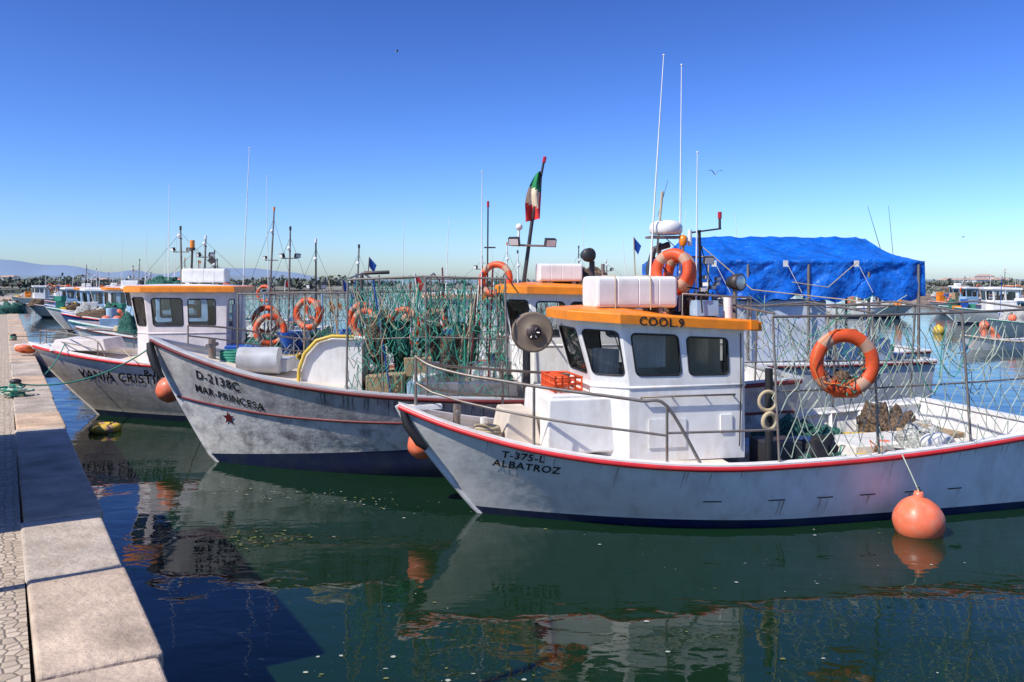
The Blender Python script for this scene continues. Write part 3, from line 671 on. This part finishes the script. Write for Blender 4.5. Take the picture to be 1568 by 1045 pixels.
bx.build('deckhouse',E,bevel=.03)
for k in range(9): mb.tube([V((4+rg.random()*4,-1.72,2.75)),V((4+rg.random()*4,-1.72,1.5))],.008,rg.choice([grn,gry,tan]),4)
whip(mb,(8.1,-.5,3.3),(7.7,-.5,4.6),.008,dark); whip(mb,(8.4,-.5,2),(8.15,-.5,4.6),.008,dark)
mb.build('canopy_frame',E)
mb=MB(); mb.heap((3.2,-.6,.8),.8,.8,1.7,netg,7); mb.build('net_pile',E)
clutter(E,random.Random(78),.9,3.2,1.0,1.5,14,'bow_gear')
cabin(E,1.5,3.1,.8,1.4,2.2,2.9,rake=.1,roof=white,mat=ltbl)
# ------------------------------------------------------------ generic boats
def generic(org,phi,seed,L=10,hm=None,roof=orange,cab=(2.4,4.4),zr=2.75,bow=1.6,gear=26,masts=3,cagez=None,Bm=1.7,k=1.0):
    rng=random.Random(seed); e=empty('fishing_boat',(org[0],org[1],0),math.radians(phi)); e.scale=(k,k,k)
    H=Hull(L,Bm,Bm*.87,1.1,((0,bow),(L*.12,bow*.9),(L*.3,bow*.78),(L*.6,bow*.68),(L,bow*.78)),.16,.46,2.1,1.65,.14)
    hull_parts(e,H,hm or white,sf=.28,zdeck=.5,rub=rng.choice([redp,maroon,blue,grn]),cap=white)
    cabin(e,cab[0],cab[1],Bm*.52,bow*.7,zr-.85,zr,rake=rng.choice([.15,-.1,.05]),roof=roof,mat=rng.choice([white,white,ltbl]),rooftop=white,slope=.02)
    mb=MB()
    if seed%3==0: raft(mb,((cab[0]+cab[1])/2,0,zr+.34),.8,.45,.3,rng.uniform(-.2,.2))
    for q in range(masts):
        mast(mb,(rng.uniform(cab[0],cab[1]+1.5),rng.uniform(-.6,.6),zr if q==0 else 1.0),rng.uniform(1.0,1.6)+(0 if q==0 else zr-1),rng,rng.uniform(-.05,.06),rng.uniform(.3,.6))
    whip(mb,(cab[0]+.5,.3,zr),(cab[0]+.6,.3,zr+rng.uniform(1.5,3)),.012); whip(mb,(cab[1],-.3,zr),(cab[1]-.1,-.3,zr+rng.uniform(1.2,2.6)),.012)
    for q in range(2): mb.ring((rng.uniform(cab[0],L*.8),rng.uniform(-1,1),rng.uniform(zr-.8,zr+.1)),(rng.uniform(-.6,.3),-1,0),.3,.065)
    mb.build('mast_and_roof_gear',e)
    clutter(e,rng,cab[1]+.4,L-.5,Bm*.7,.55,gear); clutter(e,rng,.8,cab[0]-.2,Bm*.35,bow*.85,5,'bow_gear')
    if cagez: cage(e,H,cab[1]+.2,L-.4,cagez,4,rng,rng.choice([grn,gry]),nu=22,nv=8,drop=.2,r=.007)
    return e
generic((-10.4,24.0),4,101,12,cab=(8.0,9.9),zr=2.55,roof=peach,bow=1.5,gear=34,masts=3,cagez=2.6)
generic((-14.6,28.6),3,102,10,roof=orange,cab=(2.6,4.6),zr=2.6,bow=1.5,cagez=2.5)
generic((-17.3,33.3),5,103,10,roof=peach,cab=(3.0,5.0),zr=2.7,hm=ltbl,bow=1.5)
generic((-20.3,38.5),6,104,11,roof=white,cab=(3.0,5.0),zr=2.7,hm=hullBlue,bow=1.6,masts=3)
generic((-23.5,44.5),4,105,10,roof=orange,cab=(2.4,4.6),zr=2.6,bow=1.5,masts=2)
generic((-27.8,51.0),4,106,11,roof=white,cab=(2.4,4.6),zr=2.5,bow=1.5,masts=2)
generic((-31.5,57.5),4,116,10,roof=orange,cab=(2.4,4.6),zr=2.5,bow=1.5,masts=2,gear=10)
generic((1.5,24.5),3,107,10,roof=white,cab=(3,5),zr=2.5,bow=1.4,hm=hullGrey)
generic((-1,30),3,108,10,roof=orange,cab=(3,5),zr=2.6,bow=1.4,masts=2)
generic((28.5,50),10,109,8,roof=white,cab=(2.5,4.5),zr=2.3,bow=1.2,masts=1,gear=8)
generic((31,62),-12,110,9,roof=white,cab=(3,5),zr=2.5,bow=1.3,masts=1,gear=8)
generic((38,58),8,111,8,roof=orange,cab=(3,4.6),zr=2.3,bow=1.2,masts=2,gear=8,hm=hullBlue)
generic((24.5,44),20,112,7,roof=white,cab=(2.6,4),zr=2.0,bow=1.1,masts=1,gear=5,Bm=1.3)
generic((40,82),8,113,9,roof=white,cab=(3,4.6),zr=2.4,bow=1.2,masts=2,gear=8)
generic((34,72),160,117,8,roof=white,cab=(3,4.6),zr=2.2,bow=1.2,masts=1,gear=6)
generic((44,72),10,118,8,roof=peach,cab=(3,4.6),zr=2.2,bow=1.2,masts=1,gear=6,hm=ltbl)
for x,y,sd_ in ((-60,120,114),(-50,98,121),(-66,112,122),(-46,84,123),(-74,132,124),(-41,72,125),(55,112,126),(68,122,127)): generic((x,y),8+sd_%7,sd_,9,roof=(white,orange,white)[sd_%3],cab=(3,4.6),zr=2.4,bow=1.2,masts=2,gear=3)
def dinghy(x,y,rz,m):
    e=empty('rowing_boat',(x,y,-.1),rz); H=Hull(4.2,.75,.6,.5,((0,.75),(2,.5),(4.2,.55)),.1,.5,2,1.7,.15)
    hull_parts(e,H,m,m,sf=.1,zdeck=.2,rub=wood,ribs=False)
    mb=MB(); mb.box((1.4,0,.42),(.25,1.2,.04),wood); mb.box((2.8,0,.42),(.25,1.3,.04),wood); mb.build('thwarts',e)
dinghy(-18.6,30.5,.3,white); dinghy(25,36,.4,white); dinghy(30,40,2.6,ltbl); dinghy(33,47,.2,white); dinghy(20,38,.1,white); dinghy(36,52,.6,white); dinghy(27,32,.0,ltbl)
# ------------------------------------------------------------ buoys
def buoy(x,y,z,r,m=pink,rope=None,nm='mooring_buoy'):
    e=empty(nm,(x,y,z)); mb=MB(); mb.sphere((0,0,0),r,m,(1,1,1.02),28,jit=.05,seed=x)
    mb.lathe((0,0,r*.92),(0,0,1),[(0,r*.24),(.05,r*.2),(.09,r*.17),(.1,0)],m,14); mb.ring((0,0,r+.08),(1,0,0),.03,.01,blk,blk,12,5); mb.build('float',e)
    if rope: mb=MB(); mb.tube([V(p)-V((x,y,z)) for p in rope],.009,gry,5); mb.build('rope',e)
buoy(4.87,10.22,.14,.29,rope=[(4.87,10.22,.5),(4.83,10.35,.7),(4.8,10.5,.88)])
buoy(-1.22,11.6,.80,.2,rope=[(-1.22,11.6,1.05),(-1.2,11.45,1.3)])
buoy(-6.55,16.3,.95,.24,rope=[(-6.55,16.3,1.2),(-6.0,15.6,1.6)])
for x,y,m in ((33,52,pink),(30.5,47,yel),(28.5,41,pink),(36,56,yel),(22,34,pink),(38.5,64,pink),(25,50,yel),(31,56,pink),(29.5,52,pink)): buoy(x,y,.15,.32,m)
e=empty('yellow_float',(-8.2,17.2,.06)); mb=MB(); mb.ring((0,0,0),(0,0,1),.22,.09,yel,grip,28,8); mb.sphere((0,0,0),.16,yel,(1.1,1,.5),12); mb.tube([(0,0,.05),(.2,.1,.12),(.05,.3,.02)],.012,blk,5); mb.build('float',e)
# ------------------------------------------------------------ quay
th=math.radians(30.7); Q=empty('quay',(.51,.30,0),th)
def quaymat(name,col,bump): return M(name,col,.85,var=.3,scale=2.2,dirt=(.32,.24,.17),damt=.75,dscale=3.5,bump=bump,bscale=24)
s1=quaymat('limestone_slab',(.60,.46,.34),.014); s2=quaymat('limestone_slab_grey',(.54,.45,.36),.014); s3=quaymat('limestone_slab_warm',(.66,.46,.30),.016)
rg=random.Random(2); mb=MB(); y=-6.0
while y<115:
    l=rg.uniform(1.0,1.75); mb.box((-.25+rg.uniform(-.014,.014),y+l/2,1.2+rg.uniform(-.009,.009)),(.5,l-.014,.3),rg.choice([s1,s2,s3]),rz=rg.uniform(-.007,.007)); y+=l
mb.build('edge_stones',Q,bevel=.022)
wm=M('quay_wall_stone',(.20,.18,.15),.9,var=.3,scale=2,dirt=(.05,.07,.04),damt=.8,bump=.03,bscale=6)
mb=MB(); mb.box((-.35,54.5,.0),(.5,121,2.08),wm); mb.build('quay_wall',Q)
cob=bpy.data.materials.new('cobblestone'); cob.use_nodes=True; nt=cob.node_tree;N=nt.nodes;L=nt.links;b=N['Principled BSDF'];b.inputs['Roughness'].default_value=.85
tc=N.new('ShaderNodeTexCoord'); vo=N.new('ShaderNodeTexVoronoi'); vo.feature='DISTANCE_TO_EDGE'; vo.inputs['Scale'].default_value=17; vo2=N.new('ShaderNodeTexVoronoi'); vo2.inputs['Scale'].default_value=17
for q in (vo,vo2): q.voronoi_dimensions='2D'; q.inputs['Randomness'].default_value=.7; L.new(tc.outputs['Object'],q.inputs['Vector'])
mr=N.new('ShaderNodeMapRange'); mr.inputs['From Max'].default_value=.16; L.new(vo.outputs['Distance'],mr.inputs['Value'])
hs=N.new('ShaderNodeSeparateColor'); L.new(vo2.outputs['Color'],hs.inputs['Color'])
cr=N.new('ShaderNodeMix'); cr.data_type='RGBA'; L.new(hs.outputs[0],cr.inputs['Factor']); cr.inputs['A'].default_value=(.42,.33,.24,1); cr.inputs['B'].default_value=(.62,.50,.38,1)
c2=N.new('ShaderNodeMix'); c2.data_type='RGBA'; L.new(mr.outputs['Result'],c2.inputs['Factor']); c2.inputs['A'].default_value=(.33,.26,.18,1); L.new(cr.outputs['Result'],c2.inputs['B']); L.new(c2.outputs['Result'],b.inputs['Base Color'])
bp=N.new('ShaderNodeBump'); bp.inputs['Strength'].default_value=.8; bp.inputs['Distance'].default_value=.008; L.new(mr.outputs['Result'],bp.inputs['Height']); L.new(bp.outputs['Normal'],b.inputs['Normal'])
mb=MB(); mb.add([(-.5,-15,1.335),(-.5,115,1.335),(-60,115,1.335),(-60,-15,1.335)],[(0,3,2,1)],cob); mb.build('cobbled_pavement',Q)
def quay_pt(t,u,z): return V((.51,.30,0))+V((-math.sin(th),math.cos(th),0))*t+V((-math.cos(th),-math.sin(th),0))*u+V((0,0,z))
S=empty('net_storage_shed',quay_pt(8.6,2.45,1.335),th); mb=MB(); sw=M('shed_wall_render',(.6,.58,.52),.8,dirt=(.3,.28,.24))
mb.box((0,0,.97),(2.4,4.1,1.94),sw); mb.build('walls',S)
mb=MB(); mb.add([(-1.25,-2.1,1.94),(1.25,-2.1,1.94),(1.25,2.1,1.94),(-1.25,2.1,1.94),(0,-2.1,2.25),(0,2.1,2.25)],[(0,4,5,3),(1,2,5,4),(0,1,4),(2,3,5)],M('roof_tile',(.35,.13,.07),.8)); mb.build('roof',S)
mb=MB(); mb.box((1.21,0,.92),(.05,1.1,1.84),M('shed_door_green',(.05,.18,.12),.6)); mb.box((1.22,-1.5,1.35),(.04,.8,.6),glassm); mb.build('door_and_window',S)
P=empty('lamp_post',quay_pt(5.3,1.8,1.335)); mb=MB(); mb.tube([(0,0,0),(0,0,4.1),(.0,.1,4.4),(-.1,.4,4.5)],[.045,.04,.03,.03],galv,8); mb.cyl((0,0,0),(0,0,.3),.07,galv); mb.box((-.12,.55,4.48),(.14,.35,.07),dark); mb.build('pole',P)
def bollard(t,u=.25):
    p=quay_pt(t,u,1.35); e=empty('mooring_bollard',p); mb=MB(); mb.lathe((0,0,0),(0,0,1),[(0,.10),(.02,.10),(.03,.05),(.12,.045),(.14,.08),(.17,.08),(.19,.04),(.195,0)],dark,18)
    for k in range(3): mb.ring((0,0,.05+k*.03),(.05,0,1),.08,.017,grn if k else tan,tan,24,6)
    mb.build('post',e); return p
b1=bollard(14.9,.46);b3=bollard(28,.4)
def rope(nm,a,b,d,m=grn,r=.012):
    e=empty(nm,a); mb=MB(); mb.tube([p-V(a) for p in sag(a,b,d,20)],r,m,5); mb.build('strand',e)
rope('mooring_rope',b1+V((0,0,.12)),(-5.9,14.22,2.0),.25); rope('mooring_rope',b1+V((0,0,.1)),(-10.0,19.2,1.75),.3); rope('mooring_rope',quay_pt(21.8,.2,1.37),(-10.5,19.2,1.68),.1,tan)
rope('mooring_rope',b3+V((0,0,.12)),(-14,28.6,1.5),.1,tan); rope('mooring_rope',(-6.0,14.3,1.9),(-5.9,16.2,.0),.1,orp,.008); rope('mooring_rope',(-5.5,14.2,1.9),(-8.6,18.9,1.5),.3,tan,.01)
e=empty('rope_coil',quay_pt(14.3,.50,1.36)); mb=MB()
for k in range(9): mb.ring((rg.uniform(-.08,.08),rg.uniform(-.08,.08),.02+.012*k),(rg.uniform(-.15,.15),rg.uniform(-.15,.15),1),.13+rg.uniform(-.05,.06),.014,grn if k%2 else gry,grn,26,5)
mb.build('coil',e)
for t,u,s_ in ((52,.35,4),(58,.4,5),(66,.4,6)):
    e=empty('net_heap',quay_pt(t,u,1.34)); mb=MB(); mb.heap((0,0,0),.8,.6,.5,[netb,netg,netw][s_%3],s_*3); mb.build('netting',e)
# ------------------------------------------------------------ water
wmt=bpy.data.materials.new('harbour_water'); wmt.use_nodes=True; nt=wmt.node_tree;N=nt.nodes;L=nt.links;b=N['Principled BSDF']
b.inputs['Base Color'].default_value=(.0065,.024,.010,1); b.inputs['Roughness'].default_value=.0; b.inputs['IOR'].default_value=1.34
tc=N.new('ShaderNodeTexCoord')
def wn(scale,st,dist,prev=None,rot=0,det=3):
    mp=N.new('ShaderNodeMapping'); mp.inputs['Scale'].default_value=st; mp.inputs['Rotation'].default_value=(0,0,rot); L.new(tc.outputs['Object'],mp.inputs['Vector'])
    n_=N.new('ShaderNodeTexNoise'); n_.inputs['Scale'].default_value=scale; n_.inputs['Detail'].default_value=det; n_.inputs['Distortion'].default_value=.6; L.new(mp.outputs['Vector'],n_.inputs['Vector'])
    bp=N.new('ShaderNodeBump'); bp.inputs['Strength'].default_value=1; bp.inputs['Distance'].default_value=dist; L.new(n_.outputs['Fac'],bp.inputs['Height'])
    if prev: L.new(prev.outputs['Normal'],bp.inputs['Normal'])
    return bp
p=wn(.55,(1,1.5,1),.020,None,.3,1); p=wn(2.2,(1,1.6,1),.0050,p,.6,2); p=wn(9,(1,1.3,1),.0005,p,0,2); L.new(p.outputs['Normal'],b.inputs['Normal'])
mb=MB(); mb.add([(-6000,-200,0),(6000,-200,0),(6000,7000,0),(-6000,7000,0)],[(0,1,2,3)],wmt); mb.build('water')
fm=M('foam',(.45,.48,.42),.7); am=M('algae_scum',(.18,.20,.06),.8); mb=MB(); rg=random.Random(6)
def speck(x,y,r,m):
    k=rg.randint(5,8); a=rg.random()*3; el=rg.uniform(.35,1)
    mb.add([(x+r*math.cos(2*math.pi*i/k+a)*rg.uniform(.6,1),y+r*el*math.sin(2*math.pi*i/k+a)*rg.uniform(.6,1),.006) for i in range(k)],[tuple(range(k))],m)
for k in range(520):
    y=rg.uniform(5.6,12); x=rg.uniform(-.45,.62)*y
    if noise.noise(V((x*.6,y*.6,2)))<.05: continue
    speck(x,y,.005+.026*rg.random()**5,fm if rg.random()<.6 else am)
for k in range(150):
    t=rg.random(); y=12.5-1.0*t+rg.gauss(0,.22); x=-4.8+3.2*t+rg.gauss(0,.3); speck(x,y,rg.uniform(.006,.024),am if rg.random()<.65 else fm)
for k in range(70): speck(-3.0+rg.gauss(0,.35),9.9+rg.gauss(0,.14),rg.uniform(.01,.03),am)
mb.build('floating_foam')
# ------------------------------------------------------------ far shore
land=M('shore_grass',(.25,.24,.19),.95,var=.4,scale=.05,dirt=(.36,.31,.26),damt=.7,dscale=.02)
def landstrip(nm,x0,x1,y0,y1,h,mat,seed,nx=80,ny=8):
    mb=MB();vs=[]
    for i in range(nx+1):
        for j in range(ny+1):
            x=x0+(x1-x0)*i/nx;v=j/ny; y=y0+(y1-y0)*v+8*noise.noise(V((x*.02,seed,0)))*(y1-y0)/100
            z=-.3+h*min(1,v*4)*(.6+.6*abs(noise.noise(V((x*.03,v*4,seed)))))
            vs.append((x,y,z))
    mb.add(vs,[(i*(ny+1)+j,(i+1)*(ny+1)+j,(i+1)*(ny+1)+j+1,i*(ny+1)+j+1) for i in range(nx) for j in range(ny)],mat,True); return mb.build(nm)
landstrip('far_shore',-900,1500,330,900,2.0,land,1,240,10)
bank=M('bank_earth',(.28,.21,.16),.95,var=.5,scale=.6,bump=.2,bscale=1.5)
landstrip('mud_bank',50,130,126,150,2.8,bank,5,80,8)
landstrip('mud_bank',-170,-86,150,185,1.2,land,8,60,6)
lf1=M('foliage_dark',(.14,.165,.14),.9,var=.4,scale=.3); lf2=M('foliage_olive',(.20,.22,.165),.9,var=.35,scale=.3)  # distance haze is mixed into these pale leaf colours
rg=random.Random(15); mb=MB()
def tree(x,y,z,h,w):
    mb.tube([(x,y,z),(x+.1*w,y,z+h*.5)],[.12*w/2,.05],wood,5)
    lobes=[(x+rg.uniform(-.6,.6)*w,y+rg.uniform(-.5,.5)*w,z+h*rg.uniform(.35,.8),w*rg.uniform(.35,.6)) for _ in range(6)]
    for k in range(60):
        l=rg.choice(lobes); d=V((rg.gauss(0,1),rg.gauss(0,1),rg.gauss(0,.5))).normalized()*l[3]*rg.uniform(.5,1.05); d.z*=.6; c=V(l[:3])+d; s_=w*rg.uniform(.1,.2)
        a=V((rg.gauss(0,1),rg.gauss(0,1),rg.gauss(0,1))).normalized()*s_; b_=a.cross(V((rg.gauss(0,1),rg.gauss(0,1),rg.gauss(0,1)))).normalized()*s_
        mb.add([c-a,c-b_,c+a,c+b_],[(0,1,2,3)],lf1 if d.z<0 or rg.random()<.4 else lf2)
for k in range(140):
    y=rg.uniform(345,520); x=rg.uniform(-.64,-.2)*y; tree(x,y,1,rg.uniform(1.5,3.5)+(2.5 if rg.random()<.1 else 0),rg.uniform(3,8))
for k in range(45):
    y=rg.uniform(350,480); x=rg.uniform(-.2,.45)*y; tree(x,y,1,rg.uniform(1.5,3),rg.uniform(3,6))
for k in range(80):
    y=rg.uniform(345,520); x=rg.uniform(.42,.66)*y; tree(x,y,1,rg.uniform(1.5,3.2),rg.uniform(3,6))
for k in range(70):
    x=rg.uniform(54,105); tree(x,rg.uniform(130,145),1.2,rg.uniform(.6,1.2),rg.uniform(.8,1.8))
for k in range(30): x=rg.uniform(-118,-90); tree(x,rg.uniform(153,175),.6,rg.uniform(.8,1.5),rg.uniform(1,2.4))
mb.build('distant_trees')
hw=M('house_white',(.66,.66,.64),.8); rt=M('house_roof_tile',(.48,.34,.28),.8); gd=M('house_window_dark',(.16,.17,.19),.3)  # house colours paled to paint in distance haze
def house(x,y,w,d,h,fl=1):
    e=empty('white_house',(x,y,1.2),rg.uniform(-.3,.3)); mb=MB(); mb.box((0,0,h/2),(w,d,h),hw); mb.build('walls',e)
    mb=MB(); mb.add([(-w/2-.3,-d/2-.3,h),(w/2+.3,-d/2-.3,h),(w/2+.3,d/2+.3,h),(-w/2-.3,d/2+.3,h),(-w/2+1,0,h+1.2),(w/2-1,0,h+1.2)],[(0,1,5,4),(2,3,4,5),(1,2,5),(3,0,4)],rt); mb.build('roof',e)
    mb=MB()
    for f in range(fl):
        for k in range(int(w//2.5)): mb.box((-w/2+1.3+k*2.5,-d/2-.02,1.5+f*2.8),(1,.06,1.2),gd)
    mb.box((w*.1,-d/2-.03,1.0),(.9,.08,2.0),wood); mb.build('windows_and_door',e)
for x,y,w,h,f in ((265,500,11,3.0,1),(288,520,9,5.4,2),(250,490,8,3.0,1),(-262,470,9,3.0,1),(-230,480,8,3.0,1),(-330,560,10,5.2,2),(240,560,10,3.0,1),(230,420,9,3,1),(245,430,8,3,1)): house(x,y,w,8,h,f)
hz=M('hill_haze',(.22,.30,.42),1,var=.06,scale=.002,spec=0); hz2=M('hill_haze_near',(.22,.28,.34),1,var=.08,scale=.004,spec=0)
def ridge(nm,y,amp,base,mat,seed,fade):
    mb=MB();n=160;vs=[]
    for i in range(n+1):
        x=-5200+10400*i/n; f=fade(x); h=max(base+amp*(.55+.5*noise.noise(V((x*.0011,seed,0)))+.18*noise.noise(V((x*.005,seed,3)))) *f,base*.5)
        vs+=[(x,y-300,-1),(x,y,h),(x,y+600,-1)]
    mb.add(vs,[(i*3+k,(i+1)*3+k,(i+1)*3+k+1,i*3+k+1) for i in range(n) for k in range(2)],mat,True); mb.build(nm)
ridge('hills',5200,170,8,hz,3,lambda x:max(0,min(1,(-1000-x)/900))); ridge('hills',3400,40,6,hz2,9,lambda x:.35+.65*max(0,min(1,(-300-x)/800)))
# ------------------------------------------------------------ birds
bm_=M('bird_grey_feather',(.10,.10,.11),.8); bw=M('bird_white_feather',(.5,.5,.5),.8)
def bird(x,y,z,s,rz,dih):
    e=empty('seagull',(x,y,z),rz); e.scale=(s,s,s); mb=MB()
    mb.tube([(-.25,0,0),(-.15,0,.01),(0,0,.02),(.12,0,.02),(.2,0,.03),(.26,0,.02)],[.01,.045,.065,.05,.04,.008],bw,8)
    mb.add([(-.25,0,0),(-.38,.07,0),(-.38,-.07,0)],[(0,1,2)],bm_)
    for q in (-1,1): mb.add([(.1,q*.04,.03),(-.1,q*.04,.03),(-.06,q*.3,.03+dih),(.12,q*.3,.04+dih),(-.12,q*.68,.02+dih*.6),(-.04,q*.45,.05+dih)],[(0,1,2,3),(3,2,4,5)],bm_)
    mb.build('body',e)
bird(8.1,34,7.3,.5,1.7,.3); bird(-8.1,60,19.2,.6,.4,.1); bird(37,70,6.7,.5,.2,.1)
# ------------------------------------------------------------ light, world, camera
el=math.radians(49); az=V((-.82,-.57,0)).normalized()
sd=V((az.x*math.cos(el),az.y*math.cos(el),math.sin(el)))
sl=bpy.data.lights.new('sun','SUN'); sl.energy=5.0; sl.angle=math.radians(.53); sl.color=(1,.955,.87)
so=bpy.data.objects.new('sun',sl); COL.objects.link(so); so.rotation_euler=(-sd).to_track_quat('-Z','Y').to_euler()
w=bpy.data.worlds.new('World'); scene.world=w; w.use_nodes=True; nt=w.node_tree
sk=nt.nodes.new('ShaderNodeTexSky'); sk.sky_type='NISHITA'; sk.sun_disc=False; sk.sun_elevation=el; sk.sun_rotation=math.atan2(sd.x,sd.y)
sk.air_density=.9; sk.dust_density=.5; sk.ozone_density=3.5; sk.altitude=0
def vm(op,a,b):
    n=nt.nodes.new('ShaderNodeVectorMath'); n.operation=op; nt.links.new(a,n.inputs[0]); n.inputs[1].default_value=b; return n.outputs[0]
g=.088
c=vm('MULTIPLY',sk.outputs[0],(.78*g,1.06*g,1.70*g)); c=vm('MINIMUM',c,(1,1,1)); c=vm('POWER',c,(1.7,1.7,1.7)); c=vm('MULTIPLY',c,(36,23.5,14))
bg=nt.nodes['Background']; bg.inputs['Strength'].default_value=.10; nt.links.new(c,bg.inputs['Color'])
cam=bpy.data.cameras.new('camera'); co=bpy.data.objects.new('camera',cam); COL.objects.link(co); co.location=(0,0,3); co.rotation_euler=(math.radians(90),0,0)
cam.lens=30; cam.sensor_width=36; cam.shift_y=-90/1568; cam.clip_end=20000; cam.clip_start=.05
scene.camera=co
scene.view_settings.view_transform='Standard'; scene.view_settings.look='None'; scene.view_settings.exposure=0
